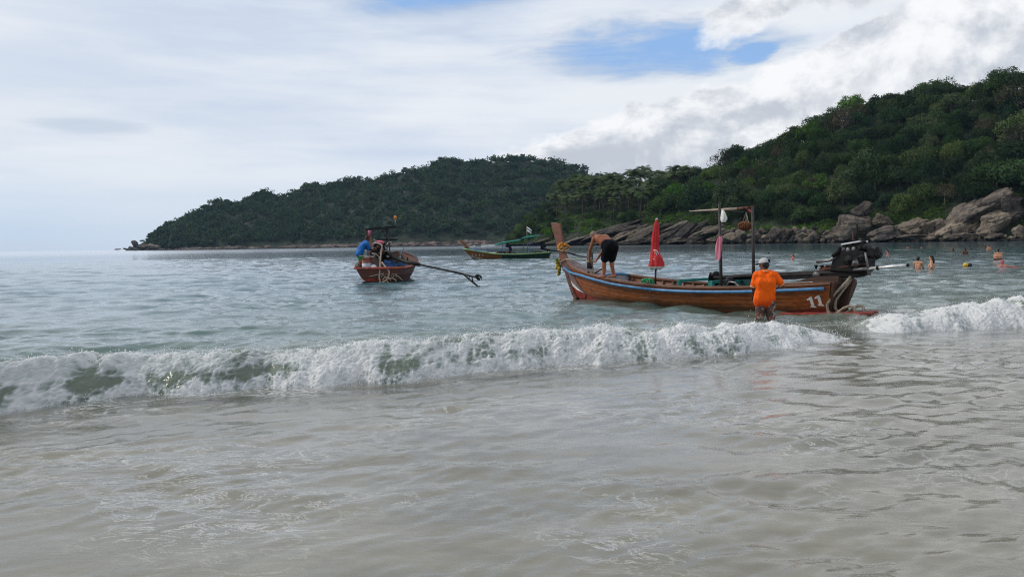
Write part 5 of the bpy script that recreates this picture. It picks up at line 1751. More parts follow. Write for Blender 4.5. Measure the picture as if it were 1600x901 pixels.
for rad, a0, a1 in ((.095, -1.9, 1.9), (.05, -1.5, 1.5)):
    b.tube([lc + vx * (rad * math.cos(a)) + vy * (.45 * abs(rad * math.cos(a)) * (1 if math.cos(a) > 0 else -.2)) + Vector((0, 0, rad * 1.15 * math.sin(a))) for a in np.linspace(a0, a1, 15)], .013, 4)
b.build('ring_print', M['cloth_white'], par, True)
MB().bar(W_(A.px(1025, 424, .42)) - ub_, W_(A.px(1026.5, 417, .40)) - ub_, .03, .03).build('tie_strap', M['cloth_white'], par)
# green net crate
gc = W_(A.px(1012, 441, -.25))
b = MB(); r = random.Random(4)
for k in range(12):
    a0 = r.uniform(0, 3.1); tl = r.uniform(-.5, .5)
    b.tube([gc + Vector((.17 * math.cos(a) * math.cos(a0), .17 * math.cos(a) * math.sin(a0), .09 * math.sin(a) + tl * .08 * math.cos(a))) for a in np.linspace(0, 6.28, 13)], .012, 4)
o = b.build('green_net', M['green_net'], None, True)
tag(o, 'heap of bright green netting on the floor of the moored boat', 'net')
# small anchor on the well floor
an = W_(A.px(926, 430, .35)) + Vector((0, 0, .02))
b = MB(); b.tube([an, an + A.ex * -.35 + Vector((0, 0, .16))], .016, 6); b.tube([an + A.ey * .17 + Vector((0, 0, .08)), an + A.ey * .08, an, an - A.ey * .08, an - A.ey * .17 + Vector((0, 0, .08))], .018, 6)
o = b.build('anchor', M['black_metal'], None, True)
tag(o, 'small dark anchor lying in the well behind the foredeck', 'anchor')

# ------------------------------------------------------------------ people
def union(b, voxel, smooth=3):
    """melt overlapping closed shapes into one continuous skin"""
    me = b.mesh('tmp')
    o = bpy.data.objects.new('tmp', me); COL.objects.link(o)
    md = o.modifiers.new('r', 'REMESH'); md.mode = 'VOXEL'; md.voxel_size = voxel; md.use_smooth_shade = True
    if smooth:
        s = o.modifiers.new('s', 'SMOOTH'); s.iterations = smooth; s.factor = .5
    bpy.context.view_layer.update()
    out = bpy.data.meshes.new_from_object(o.evaluated_get(bpy.context.evaluated_depsgraph_get()))
    bpy.data.objects.remove(o); bpy.data.meshes.remove(me)
    out.polygons.foreach_set('use_smooth', [True] * len(out.polygons))
    return out


def limb(b, pts, rs, n=10):
    pts = [Vector(p) for p in pts]
    b.tube(pts, rs, n)
    for p, r in zip(pts, rs):
        b.ball(p, r * .995, n, 8)


def V3(p): return Vector(p)


STAND = dict(pelvis=(0, 0, .90), chest=(0, .0, 1.24), neck=(0, -.01, 1.44), head=(0, .02, 1.58), face=(0, 1, 0),
             Ls=(-.185, -.01, 1.40), Le=(-.23, -.03, 1.12), Lw=(-.22, .06, .88), Rs=(.185, -.01, 1.40), Re=(.23, -.03, 1.12), Rw=(.22, .06, .88),
             Lh=(-.09, 0, .88), Lk=(-.10, .02, .48), La=(-.10, -.02, .07), Rh=(.09, 0, .88), Rk=(.10, .02, .48), Ra=(.10, -.02, .07))


def hand(b, wrist, d, palm_n, side, curl=.5, s=1.0):
    """palm, four unequal bent fingers and a thumb off the side of the palm"""
    d = d.normalized(); n = (palm_n - d * palm_n.dot(d)).normalized(); x = d.cross(n) * side
    c = wrist + d * .055 * s
    b.ball(c, (.042 * s, .016 * s, .048 * s), 10, 8, Matrix((x, n, d)).transposed())
    limb(b, [wrist, c], [.027 * s, .022 * s], 8)
    for k, L in enumerate((.070, .080, .075, .058)):
        o = c + d * .040 * s + x * (.031 - .0205 * k) * s
        a1 = o + (d * math.cos(curl * .7) + n * math.sin(curl * .7)) * L * .45 * s
        a2 = a1 + (d * math.cos(curl * 1.7) + n * math.sin(curl * 1.7)) * L * .32 * s
        a3 = a2 + (d * math.cos(curl * 2.5) + n * math.sin(curl * 2.5)) * L * .25 * s
        limb(b, [o, a1, a2, a3], [.0095 * s, .009 * s, .0085 * s, .0075 * s], 6)
    o = c - d * .02 * s + x * .036 * s
    a1 = o + (x * .75 + d * .6 + n * .25).normalized() * .034 * s
    a2 = a1 + (x * .25 + d * .85 + n * .45).normalized() * .030 * s
    limb(b, [o, a1, a2], [.012 * s, .0105 * s, .0085 * s], 6)


def person(J, loc, rz, skin, label, voxel=.012, female=False, fat=1.0, hands=True, shirt=None, sleeve=.62, shorts=None, shorts2=None, hair='hair', cap=None, trim=None,
           name='person', long_hair=False, group=None, legs=True):
    j = {k: V3(v) for k, v in {**STAND, **J}.items()}
    up = (j['neck'] - j['pelvis']).normalized()
    side = (j['Rs'] - j['Ls']).normalized()
    hs = (j['Rh'] - j['Lh']).normalized()
    ch, pe, ne, he = j['chest'], j['pelvis'], j['neck'], j['head']
    wa = (ch + pe) / 2
    f = j['face'].normalized()
    hr = (f.cross(Vector((0, 0, 1)))).normalized(); hu = hr.cross(f)
    R = Matrix((hr, f, hu)).transposed()
    b = MB()

    def torso(b, g=0.0, hips=True):
        for s in (-1, 1):
            limb(b, [ch + side * s * .085 * fat, wa + side * s * .065 * fat, pe + hs * s * .075 * fat], [.118 * fat + g, .105 * fat + g, .118 * fat + g], 12)
            limb(b, [ch + up * .07 + side * s * .06, ch + up * .12 + side * s * .10], [.085 + g, .07 + g], 10)
            limb(b, [ne - up * .01, (j['Ls'] if s < 0 else j['Rs'])], [.060 + g * .6, .062 + g], 10)
        limb(b, [ch, wa, pe], [.115 * fat + g, .105 * fat + g, .12 * fat + g], 12)

    torso(b)
    if female:
        for s in (-1, 1): b.ball(ch + side * s * .075 + f * .085, .065, 10, 8)
    limb(b, [ne - up * .03, ne.lerp(he, .55)], [.062, .055], 10)
    b.ball(he + hu * .025, (.076, .095, .100), 14, 10, R)
    b.ball(he + hu * -.045 + f * .018, (.058, .072, .072), 12, 9, R)
    b.ball(he + hu * -.095 + f * .055, (.030, .030, .025), 8, 6, R)              # chin
    limb(b, [he + hu * .02 + f * .088, he + hu * -.022 + f * .108], [.011, .016], 6)   # nose
    limb(b, [he + hu * -.055 + f * .082 - hr * .02, he + hu * -.055 + f * .082 + hr * .02], [.009, .009], 6)   # lips
    for s in (-1, 1):
        b.ball(he + hr * s * .079 + hu * -.008 - f * .008, (.012, .022, .034), 8, 6, R)
        a = 'L' if s < 0 else 'R'
        S0, E0, W0 = j[a + 's'], j[a + 'e'], j[a + 'w']
        limb(b, [S0, S0.lerp(E0, .45), E0], [.060, .050, .041], 10)
        limb(b, [E0, E0.lerp(W0, .35), W0], [.041, .042, .028], 10)
        d = (W0 - E0).normalized()
        if hands:
            hand(b, W0, (d * .7 + j.get(a + 'd', d) * .6), j.get(a + 'n', -side * s), s, .55)
        else:
            limb(b, [W0, W0 + d * .10], [.03, .028], 8)
        if legs:
            H0, K0, A0 = j[a + 'h'], j[a + 'k'], j[a + 'a']
            limb(b, [H0, H0.lerp(K0, .5), K0], [.092 * fat, .076, .056], 12)
            limb(b, [K0, K0.lerp(A0, .35), A0], [.056, .057, .036], 10)
            ff = Vector((f.x, f.y, 0)).normalized() if 'foot' not in j else j['foot']
            limb(b, [A0 - ff * .035 - Vector((0, 0, .025)), A0 + ff * .09 - Vector((0, 0, .035)), A0 + ff * .17 - Vector((0, 0, .045))], [.040, .036, .024], 8)
    me = union(b, voxel)
    me.name = name
    me.materials.clear(); me.materials.append(M[skin])
    o = link(name, me, None, loc, (0, 0, rz))
    tag(o, label, 'person', group)
    # eyes and hair
    if voxel < .02:
        for s in (-1, 1):
            MB().ball(he + hr * s * .031 + hu * .012 + f * .083, .012, 8, 6).build('eye', M['eye'], o, True)
    if hair and not cap:
        b = MB(); b.ball(he + hu * .042 - f * .016, (.084, .098, .098), 14, 10, R)
        b.ball(he + hu * -.02 - f * .055, (.072, .055, .075), 12, 8, R)
        if long_hair:
            limb(b, [he - f * .06, he - f * .09 - hu * .12, he - f * .09 - hu * .24], [.07, .075, .05], 10)
        h = link('hair', union(b, max(voxel, .012), 2), o); h.data.materials.clear(); h.data.materials.append(M[hair])
    if cap:
        b = MB(); b.ball(he + hu * -.012 - f * .045, (.079, .066, .080), 12, 8, R)
        h = link('hair', union(b, .012, 2), o); h.data.materials.clear(); h.data.materials.append(M['hair'])
        b = MB(); rows = []
        for i in range(8):
            a = math.pi / 2 * i / 7; ring = []
            for k in range(21):
                p = 2 * math.pi * k / 20
                ring.append(he + hu * .03 + R @ Vector((.095 * math.cos(a) * math.cos(p), .112 * math.cos(a) * math.sin(p), .098 * math.sin(a) ** .9)))
            rows.append(ring)
        b.grid(rows); cp = b.build('cap', M[cap], o, True)
        b = MB(); vs = []
        for z in (0, -.010):
            for k in range(11):
                p = math.pi * k / 10
                vs.append(he + hu * (.035 + z - .02 * math.sin(p)) + R @ Vector((.075 * math.cos(p), .10 + .10 * math.sin(p), 0)))
        n = 11
        b.add(vs, [tuple(range(n)), tuple(range(n, 2 * n))[::-1]] + [(k, k + 1, n + k + 1, n + k) for k in range(n - 1)])
        b.build('bill', M['black_cloth'], cp)
        MB().ball(he + hu * .128, .012, 6, 5).build('button', M['black_cloth'], cp, True)
        MB().box(he + hu * .055 - f * .108 + hr * .03, (.05, .02, .05), R).build('strap', M['black_cloth'], cp)
    if shirt:
        b = MB(); torso(b, .014)
        hem = pe - up * .05
        for s in (-1, 1):
            limb(b, [wa + side * s * .075, pe + hs * s * .085, hem + hs * s * .085], [.122, .142, .140], 12)
            limb(b, [wa, pe, hem], [.12, .140, .140], 12)
            a = 'L' if s < 0 else 'R'
            S0, E0 = j[a + 's'], j[a + 'e']
            limb(b, [S0, S0.lerp(E0, sleeve)], [.080, .074], 10)
        # a few folds hanging from the shoulders
        r = random.Random(3)
        for k in range(5):
            x = -.10 + .05 * k
            q0 = ch + side * x - f * .115 + up * r.uniform(-.05, .06); q1 = pe + side * (x * .9 + r.uniform(-.06, .06)) - f * .135 - up * r.uniform(.0, .08)
            limb(b, [q0, q0.lerp(q1, .5) - f * .008, q1], [.012, .022, .014], 6)
        me = union(b, max(voxel, .011), 9); me.materials.clear(); me.materials.append(M[shirt])
        sh = link('shirt', me, o)
        if trim:
            for s in (-1, 1):
                a = 'L' if s < 0 else 'R'
                S0, E0 = j[a + 's'], j[a + 'e']; d = (E0 - S0).normalized(); c = S0.lerp(E0, sleeve) + d * .058
                q = d.to_track_quat('Z', 'Y').to_matrix()
                MB().lathe([(.058, -.012), (.072, -.012), (.068, .008), (.055, .008)], 14, c, q).build('sleeve_trim', M[trim], sh, True)
            q = up.to_track_quat('Z', 'Y').to_matrix()
            MB().lathe([(.070, -.008), (.076, -.008), (.073, .008), (.066, .008)], 16, ne + up * .02, q).build('collar', M[trim], sh, True)
    for key, sh_len, g, nm in ((shorts, .78, .010 if shirt else .026, 'shorts'), (shorts2, .98, .004, 'under_shorts')):
        if key:
            b = MB()
            for s in (-1, 1):
                a = 'L' if s < 0 else 'R'
                H0, K0 = j[a + 'h'], j[a + 'k']
                e = H0.lerp(K0, sh_len)
                limb(b, [pe + hs * s * .07 + up * .06, H0, e], [(.098 if shirt else .118) * fat + g, (.102 if shirt else .108) * fat + g, .085 + g], 12)
            if not shirt:
                limb(b, [pe - hs * .08 + up * .06, pe + hs * .08 + up * .06], [.124 * fat + g, .124 * fat + g], 12)
                limb(b, [pe - hs * .05, pe + hs * .05], [.118 * fat + g * 1.6, .118 * fat + g * 1.6], 12)
            me = union(b, max(voxel, .012), 2); me.materials.clear(); me.materials.append(M[key])
            link(nm, me, o)
    return o


# the man in orange, wading at the stern quarter with his hands on the rail
pm = at(1196, 500)
person(dict(chest=(-.01, -.03, 1.22), pelvis=(-.02, .02, .90), neck=(-.005, -.02, 1.41), head=(-.03, .02, 1.545), face=(-.72, .68, -.12),
            Ls=(-.185, -.01, 1.345), Le=(-.245, .03, 1.12), Lw=(-.21, .24, 1.03), Rs=(.18, -.02, 1.345), Re=(.335, .0, 1.16), Rw=(.24, .24, 1.08),
            Ld=(.2, .8, -.2), Ln=(.2, .2, -1), Rd=(-.6, .6, -.1), Rn=(0, .2, -1), Lk=(-.11, .06, .47), Rk=(.12, .05, .47), foot=(0, 1, 0)),
       (pm.x, pm.y, -.50), -.18, 'skin_dark', 'man in an orange shirt and grey cap wading beside the brown boat', .0085,
       shirt='shirt_orange', trim='trim_cream', shorts='camo', cap='cap_grey', sleeve=.72).scale = (.90, .94, 1)
# the shirtless man bent over at the foredeck
ft = at(950, 434, .66)
sm = person(dict(pelvis=(0, -.10, .80), chest=(0, .20, .99), neck=(0, .37, 1.045), head=(-.02, .50, 1.07), face=(-.1, .75, -.6),
                 Ls=(-.185, .31, 1.00), Le=(-.22, .43, .73), Lw=(-.15, .53, .50), Rs=(.185, .29, .99), Re=(.22, .40, .72), Rw=(.12, .52, .49),
                 Ln=(.7, .2, -.3), Rn=(-.7, .2, -.3), Lh=(-.09, -.10, .78), Lk=(-.11, .02, .42), La=(-.12, .02, .07), Rh=(.09, -.11, .78), Rk=(.10, -.02, .42), Ra=(.13, -.07, .07), foot=(-.3, .95, 0)),
            ft, .62, 'skin_tan', 'shirtless man in black shorts bending over a rope on the bow of the brown boat', .0085, shorts='black_cloth', hair='hair_grey', fat=1.08)
sm.scale = (.93, .93, .93)
hp = ft + Matrix.Rotation(.62, 3, 'Z') @ Vector((-.02, .58, .43))
b = MB(); b.tube([hp + Vector((0, 0, .06)), hp, hp.lerp(an, .5) + Vector((.03, 0, -.02)), an + Vector((0, 0, .02))], .013, 5)
o = b.build('anchor_rope', M['rope'], None, True)
tag(o, 'thin rope hanging from the hands of the shirtless man into the boat', 'rope')

# ---- the boat with the engine clutter, seen from astern
B = Place('fishing_boat', at(593, 441), at(603, 429))
_d = (at(606, 441) - CAM); _d.z = 0; _d.normalize()
bd = Matrix.Rotation(-.13, 3, 'Z') @ _d
B.ex = bd; B.ey = Vector((-bd.y, bd.x, 0)); B.ang = math.atan2(bd.y, bd.x); B.root.rotation_euler = (math.radians(0), 0, B.ang); B.L = 7.2
HB = Hull([0, .12, .3, .5, .7, .82, .9, .96, 1.0], [.92, 1.10, 1.26, 1.24, .98, .70, .46, .25, .06],
          [.62, .64, .72, .84, .98, 1.06, 1.12, 1.18, 1.24], [-.10, -.25, -.34, -.36, -.34, -.31, -.27, -.18, -.04], B.L, .6, .15, .40)
fb = B.root
tag(fb, 'reddish brown wooden boat seen from its stern, piled with gear under a dark frame', 'boat')
hb = HB.shell(26, 8).build('hull', M['inner_wood'], fb, True)
for side in (1, -1):
    for k in range(5):
        HB.strip((.40, .52, .64, .76, .88)[k] + .003, (.52, .64, .76, .88, .985)[k] - .003, side, .026, 20, out=.012 + .006 * (k % 2)).build('plank', M['hull_maroon'] if k != 1 else M['rust'], hb)
    HB.rail(side, -.03, .05, .04, 0.0, .99, 24).build('rub_rail', M['rim_red'] if side > 0 else M['rim_red'], fb, True)
    HB.cap(side, .12, .05, .0, 0.0, .97, 24).build('gunwale', M['hull_dark'], fb)
HB.floor(.12, .01, .9, 20).build('sole', M['inner_wood'], fb)
tp_ = [HB.pt(0, t, 1, .012) for t in np.linspace(.1, 1, 9)]
for k in range(5):
    t0, t1 = .30 + .14 * k + .003, .30 + .14 * (k + 1) - .003
    a0, a1 = HB.pt(0, t0, 1, .012), HB.pt(0, t1, 1, .012)
    MB().prism([(a0.x - .03, a0.y, a0.z), (a1.x - .03, a1.y, a1.z), (a1.x - .03, -a1.y, a1.z), (a0.x - .03, -a0.y, a0.z)], (-.03 - .005 * (k % 2), 0, 0)).build('transom_plank', M['hull_maroon'] if k else M['red_paint'], hb)
e1 = HB.pt(0, 1, 1, .04)
MB().bar((e1.x - .05, e1.y, e1.z - .03), (e1.x - .05, -e1.y, e1.z - .03), .10, .09).build('transom_rail', M['rim_red'], fb, bevel=.02)
# white figures on the transom (worn, only partly legible)
for txt, px, py in (('W7', 602, 429.5), ('04', 617, 427.5)):
    q = B.px(px, py, 0.0)
    yy = B.loc(far(px, py, (B.o - CAM).y)).y
    text_mesh('painted_letters', txt, .24, M['hose'], Matrix(((0, 0, -1, e1.x - .085), (-1, 0, 0, yy), (0, 1, 0, .20), (0, 0, 0, 1))), fb)
# gear: points given in the photo on cross planes of the boat (x = metres from the stern)
nB = B.ex


def G(px, py, x):
    """the point of the crosswise plane at x (boat axes) seen at a place of the photo"""
    d = ray(px, py); s = (B.o + nB * x - CAM).dot(nB) / d.dot(nB)
    return B.loc(CAM + d * s)


fr = empty('shade_frame'); fr.parent = fb
b = MB(); b.tube([G(574, 385, 2.2), G(573.5, 357, 2.2)], .035, 6); b.build('post', M['rust'], fr)
b = MB(); b.tube([G(609, 400, 2.2), G(607, 355, 2.2)], .03, 6); b.build('post', M['pole_dark'], fr)
b = MB(); b.tube([G(575, 400, 4.6), G(574, 357, 4.6)], .035, 6); b.build('post', M['pole_dark'], fr)
b = MB(); b.tube([G(605, 400, 4.6), G(604, 356, 4.6)], .03, 6); b.build('post', M['pole_dark'], fr)
b = MB(); b.prism([G(570, 357.6, 2.0), G(618.5, 352.6, 2.0), G(618.5, 354.4, 2.0), G(570, 359.4, 2.0)], (2.8, 0, .02)); b.build('roof_board', M['black_metal'], fr)
b = MB(); b.tube([G(592, 356, 2.1), G(592, 362.5, 2.1), G(599.5, 362, 2.1), G(599.5, 355, 2.1)], .018, 5); b.build('hook_frame', M['pole_dark'], fr)
b = MB(); b.prism([G(588, 373.2, 2.3), G(619, 373.4, 2.3), G(614, 376, 2.3), G(590, 375.2, 2.3)], (1.0, 0, 0)); b.build('shelf', M['black_metal'], fr)
b = MB(); b.tube([G(618, 353, 2.1), G(617.6, 342, 2.1)], .022, 6); b.build('lamp_stalk', M['grey_metal'], fb, True)
b = MB(); b.lathe([(.05, -.0), (.065, .02), (.06, .11), (.035, .14)], 10, G(617.6, 342, 2.1)); b.build('beacon', M['orange_plastic'], fb, True)
b = MB(); b.lathe([(.09, 0), (.11, .20), (.10, .36)], 10, G(578.5, 370, 4.0), caps=True)
o = b.build('prow_wrap', M['cloth_pink'], fb, True)
b = MB(); b.bar(G(579, 402, 7.0), G(579, 366, 7.4), .12, .10, (0, 1, 0)); b.build('prow_board', M['prow_wood'], fb)
en2 = empty('engine'); en2.parent = fb
r = random.Random(21)
b = MB()
for px, py, s in ((589, 384, .22), (595, 389, .26), (586, 392, .2), (601, 395, .24), (594, 399, .26), (607, 401, .2), (581, 396, .14), (599, 381, .16)):
    c = G(px, py, .9 + r.uniform(-.2, .3)); b.box(c, (s * 1.3, s * 1.3, s), Matrix.Rotation(r.uniform(-.6, .6), 3, 'X') @ Matrix.Rotation(r.uniform(-.5, .5), 3, 'Z'))
b.build('engine_block', M['black_metal'], en2, bevel=.02)
b = MB()
for k in range(9):
    p = G(r.uniform(582, 606), r.uniform(380, 402), .5); q = p + Vector((r.uniform(-.2, .2), r.uniform(-.4, .4), r.uniform(-.25, .2)))
    b.tube([p, p.lerp(q, .5) + Vector((-.05, 0, r.uniform(-.1, .1))), q], r.uniform(.015, .035), 6)
b.build('engine_pipes', M['grey_metal'], en2, True)
for px, py, rad in ((585, 389, .10), (591, 386, .08), (597, 393, .12)):
    b = MB(); b.lathe([(.02, -.03), (rad, -.03), (rad, .03), (rad * .3, .03), (rad * .2, .05)], 12, G(px, py, .55), Matrix.Rotation(-math.pi / 2, 3, 'Y')); b.build('pulley', M['rust'], en2, True)
b = MB(); b.ball(G(593, 379, .9), (.22, .22, .10), 10, 6); b.build('cover_cloth', M['pink_cloth'], en2, True)
b = MB(); b.tube([G(583, 381, .5), G(586, 379.3, .3), G(592, 380.5, .2), G(597, 382.5, .15), G(596, 392, .1), G(594.5, 402, .05), G(594, 418, -.15), G(592.5, 432, -.22), G(593.5, 440, -.26), G(597.5, 442.5, -.27), G(603, 438, -.26), G(608, 430, -.24), G(608, 424, -.2), G(600, 414, -.1), G(597, 410, .1)], .035, 6)
b.build('white_hose', M['bamboo'], en2, True)
b = MB(); b.tube([G(581, 396, .4), G(588, 397, .35), G(592, 401, .35), G(592, 408, .4)], .03, 6); b.build('grey_hose', M['hose'], en2, True)
b = MB()
for cx, cy, rx, ry in ((604, 436, 6, 5), (611, 437, 8, 4.5), (602, 440, 5, 4)):
    b.tube([G(cx + rx * math.cos(a), cy - ry * abs(math.sin(a)) * 1.2 + 3, -.26) for a in np.linspace(.1, math.pi - .1, 12)], .022, 5)
b.build('rope_loops', M['rope'], fb, True)
b = MB(); b.tube([G(562, 436, -.05), G(578, 431.5, -.14), G(593, 428.5, -.2), G(600, 427, -.2)], .018, 5); b.tube([G(617, 428, -.2), G(624, 433, -.2), G(629, 438, -.2)], .018, 5)
b.build('stern_line', M['rope'], fb, True)
b = MB(); b.tube([G(605, 400, 1.0), G(620, 403.5, .2), G(636, 409.5, -.6), G(656, 413.5, -1.3)], [.10, .09, .08, .07], 8); b.build('shaft_housing', M['black_metal'], en2, True)
b = MB(); b.bar(G(607, 398, 1.0), G(640, 409, -.7), .06, .06); b.bar(G(604, 404, .9), G(640, 412, -.7), .06, .06); b.build('frame_rail', M['pole_dark'], en2)
b = MB(); b.tube([G(656, 413.5, -1.3), G(690, 420.5, -2.4), G(725, 428.5, -3.5)], [.045, .04, .036], 7); b.build('tail_shaft', M['black_metal'], en2, True)
b = MB(); b.tube([G(724, 428.5, -3.5), G(733, 436, -3.7), G(741, 442.5, -3.9), G(747, 447.5, -4.0), G(750, 446.5, -4.05)], [.03, .03, .035, .03, .015], 6); b.tube([G(737, 431.5, -3.75), G(739, 440, -3.85)], .022, 5); b.tube([G(724, 428.5, -3.5), G(741, 432.5, -3.9)], .032, 6); b.tube([G(735, 431, -3.7), G(732, 435, -3.7)], .02, 5)
b.build('skeg', M['black_metal'], en2, True)
b = MB()
for pts in ((G(740, 433, -3.9), G(746, 429.5, -3.95), G(751, 431.5, -4.0), G(752.5, 436, -4.0)), (G(740, 433, -3.9), G(744, 432, -4.05), G(748, 436, -4.05), G(749.5, 438, -4.05))):
    b.tube(pts, [.05, .09, .08, .03], 7, flat=.45)
b.build('propeller', M['black_metal'], en2, True)
b = MB(); b.tube([G(637, 410, -.6), G(636.5, 402, -.6)], .035, 6); b.build('pin', M['black_metal'], en2, True)
b = MB(); b.tube([G(626, 405, -.2), G(631, 386, -.2)], .012, 5); b.build('aerial_rod', M['pole_dark'], fb, True)
# drum and loose things in the boat
b = MB(); p = G(573.5, 424, .5)
o = empty('drum', B.world(p)); tag(o, 'white and rust red drum standing behind the man in blue', 'drum')
MB().lathe([(.19, 0), (.20, .02), (.20, .19), (.205, .20), (.20, .21), (.20, .36)], 16).build('lower_half', M['barrel_white'], o, True)
MB().lathe([(.20, .362), (.21, .37), (.20, .38), (.20, .56), (.21, .57), (.19, .58)], 16).build('upper_half', M['barrel_rust'], o, True)
MB().box((.0, 0, .63), (.62, .25, .03), Matrix.Rotation(.12, 3, 'Y')).build('lid_board', M['bamboo'], o)
b = MB()
for k in range(9):
    b.box(G(r.uniform(602, 630), r.uniform(408, 417), r.uniform(.4, 1.0)) + Vector((0, 0, .0)), (r.uniform(.15, .3), r.uniform(.2, .4), r.uniform(.08, .16)), Matrix.Rotation(r.uniform(-.4, .4), 3, 'X'))
o = b.build('blue_tarp', M['tarp_blue'], None); o.matrix_world = Matrix.Translation(B.o) @ Matrix.Rotation(B.ang, 4, 'Z')
tag(o, 'crumpled blue tarpaulin across the stern of the reddish boat', 'tarpaulin')
b = MB(); b.ball(G(584, 419, .4), (.14, .14, .16), 10, 7); b.ball(G(581, 421, .5), (.1, .1, .12), 8, 6)
o = b.build('plastic_bag', M['cloth_white'], None, True); o.matrix_world = Matrix.Translation(B.o) @ Matrix.Rotation(B.ang, 4, 'Z')
tag(o, 'crumpled white bag beside the drum in the reddish boat', 'bag')
# dark nets heaped on the gear
b = MB()
for k in range(46):
    p = G(r.uniform(592, 622), r.uniform(396, 410), r.uniform(.9, 1.8)); a = r.uniform(0, 6.28)
    b.tube([p + Vector((0, .16 * math.cos(t) * r.uniform(.7, 1.3), .08 * math.sin(t))) for t in np.linspace(0, 5.5, 8)], .016, 4)
b.ball(G(606, 405, 1.5), (.5, .45, .22), 12, 8)
o = b.build('fishing_net', M['inner_wood'], None, True); o.matrix_world = Matrix.Translation(B.o) @ Matrix.Rotation(B.ang, 4, 'Z')
tag(o, 'heap of dark fishing net behind the engine of the reddish boat', 'net')
# man in blue
fm = B.world(Vector((G(565.5, 428, 1.2).x, G(565.5, 428, 1.2).y, .36)))
person(dict(pelvis=(0, -.08, .88), chest=(0, .10, 1.18), neck=(0, .20, 1.34), head=(.0, .29, 1.46), face=(0, .9, -.35),
            Ls=(-.185, .20, 1.27), Le=(-.22, .34, 1.02), Lw=(-.14, .55, .98), Rs=(.185, .20, 1.27), Re=(.22, .30, 1.00), Rw=(.15, .50, .92), Lh=(-.09, -.08, .86), Rh=(.09, -.08, .86)),
       fm, -1.0, 'skin_dark', 'man in a blue shirt and green shorts leaning over the engine of the reddish boat', .013, hands=True, shirt='blue_cloth', shorts='green_cloth', shorts2='orange_cloth', sleeve=.9)

# ---- the boat anchored far out
Cb = Place('passenger_boat', at(856, 402.8), at(740, 404.2))
HC = Hull([0, .12, .3, .5, .7, .82, .9, .96, 1.0], [.45, .62, .82, .88, .78, .58, .40, .22, .05],
          [.62, .55, .48, .48, .56, .70, .84, 1.0, 1.12], [-.12, -.26, -.34, -.36, -.34, -.31, -.27, -.18, -.04], Cb.L, 1.15, .25)
pb_ = Cb.root
tag(pb_, 'green rimmed wooden boat with a long teal canopy and a flag, anchored far out', 'boat')
hc = HC.shell(26, 8).build('hull', M['inner_wood'], pb_, True)
for side in (1, -1):
    for k in range(4):
        HC.strip((.40, .55, .70, .85)[k], (.55, .70, .85, .98)[k], side, .026, 22, 0.0, .60, out=.012).build('plank', M['dark_green_paint'], hc)
        HC.strip((.40, .55, .70, .85)[k], (.55, .70, .85, .98)[k], side, .026, 22, .60, 1.0, out=.012).build('bow_plank', M['ochre_paint'], hc)
    HC.strip(.36, .40, side, .02, 22, .75, 1.0, out=.016).build('boot_stripe', M['white_paint'], hc)
    HC.rail(side, -.04, .065, .04, 0.0, .995, 26).build('rub_rail', M['lime_paint'], pb_, True)
HC.floor(.10, .01, .86, 20).build('sole', M['inner_wood'], pb_)
tq = [HC.pt(0, t, 1, .01) for t in np.linspace(.15, 1, 7)]
MB().prism([Vector((p.x - .02, p.y, p.z)) for p in tq] + [Vector((p.x - .02, -p.y, p.z)) for p in tq[::-1]], (-.05, 0, 0)).build('transom', M['dark_green_paint'], pb_)
K = lambda px, py, y=0.0: Cb.px(px, py, y)
pts = [K(*q) for q in ((729, 389), (724, 383), (717.5, 374.2), (719.8, 373), (726, 379), (733, 386), (736, 390))]
MB().prism([Vector((p.x, -.06, p.z)) for p in pts], (0, .12, 0)).build('prow_board', M['ochre_paint'], pb_)
b = MB(); rows = []
for i in range(12):
    u = .80 + .19 * i / 11; w = HC.b(u) * .95; p = HC.pt(u, 1, 1); rows.append([Vector((p.x, w, p.z + .03)), Vector((p.x, 0, p.z + .10)), Vector((p.x, -w, p.z + .03))])
b.grid(rows).build('foredeck', M['tarp_blue'], pb_)
for px, y0, y1 in ((745, 393, 386), (762.5, 395, 383), (785.5, 397, 381), (824.5, 396, 371), (828, 396, 370), (818, 396, 372.5)):
    for yy in ((.62,) if px in (745, 828) else (.62, -.62)):
        MB().tube([K(px, y0, yy), K(px, y1, yy)], .035, 6).build('post', M['tarp_blue'], pb_)
cp_ = [K(*q) for q in ((776, 381.5), (786, 378.8), (800, 376.8), (814, 374.6), (818, 371.5), (830, 369), (843.5, 367.6))]
b = MB(); rows = []
for i, p in enumerate(cp_):
    rows.append([Vector((p.x, y, p.z + .07 * (1 - (y / .95) ** 2) + z)) for y, z in ((-.95, 0), (-.5, 0), (0, 0), (.5, 0), (.95, 0), (.97, -.09 - .03 * (i % 2)))])
b.grid(rows); o = b.build('canopy', M['canopy_teal'], pb_, True)
md = o.modifiers.new('thick', 'SOLIDIFY'); md.thickness = .03
MB().bar(K(752, 384.5, .6), K(790, 382, .6), .05, .22).build('white_awning', M['cloth_white'], pb_)
MB().bar(K(735, 385.5, .3), K(742, 384, .3), .3, .10).build('white_bundle', M['cloth_white'], pb_)
MB().bar(K(762, 395, .5), K(775, 394.5, .5), .35, .10).build('white_box', M['cloth_white'], pb_)
MB().bar(K(790, 383.5, -.1), K(845, 382, -.1), .5, .16).build('side_curtain', M['navy_cloth'], pb_)
r = random.Random(8); b = MB()
for k in range(14):
    b.box(K(r.uniform(765, 845), r.uniform(393, 396.5), r.uniform(-.3, .3)), (r.uniform(.2, .5), .4, r.uniform(.1, .25)), Matrix.Rotation(r.uniform(-.4, .4), 3, 'Y'))
b.build('deck_gear', M['hull_dark'], pb_)
en3 = empty('engine'); en3.parent = pb_
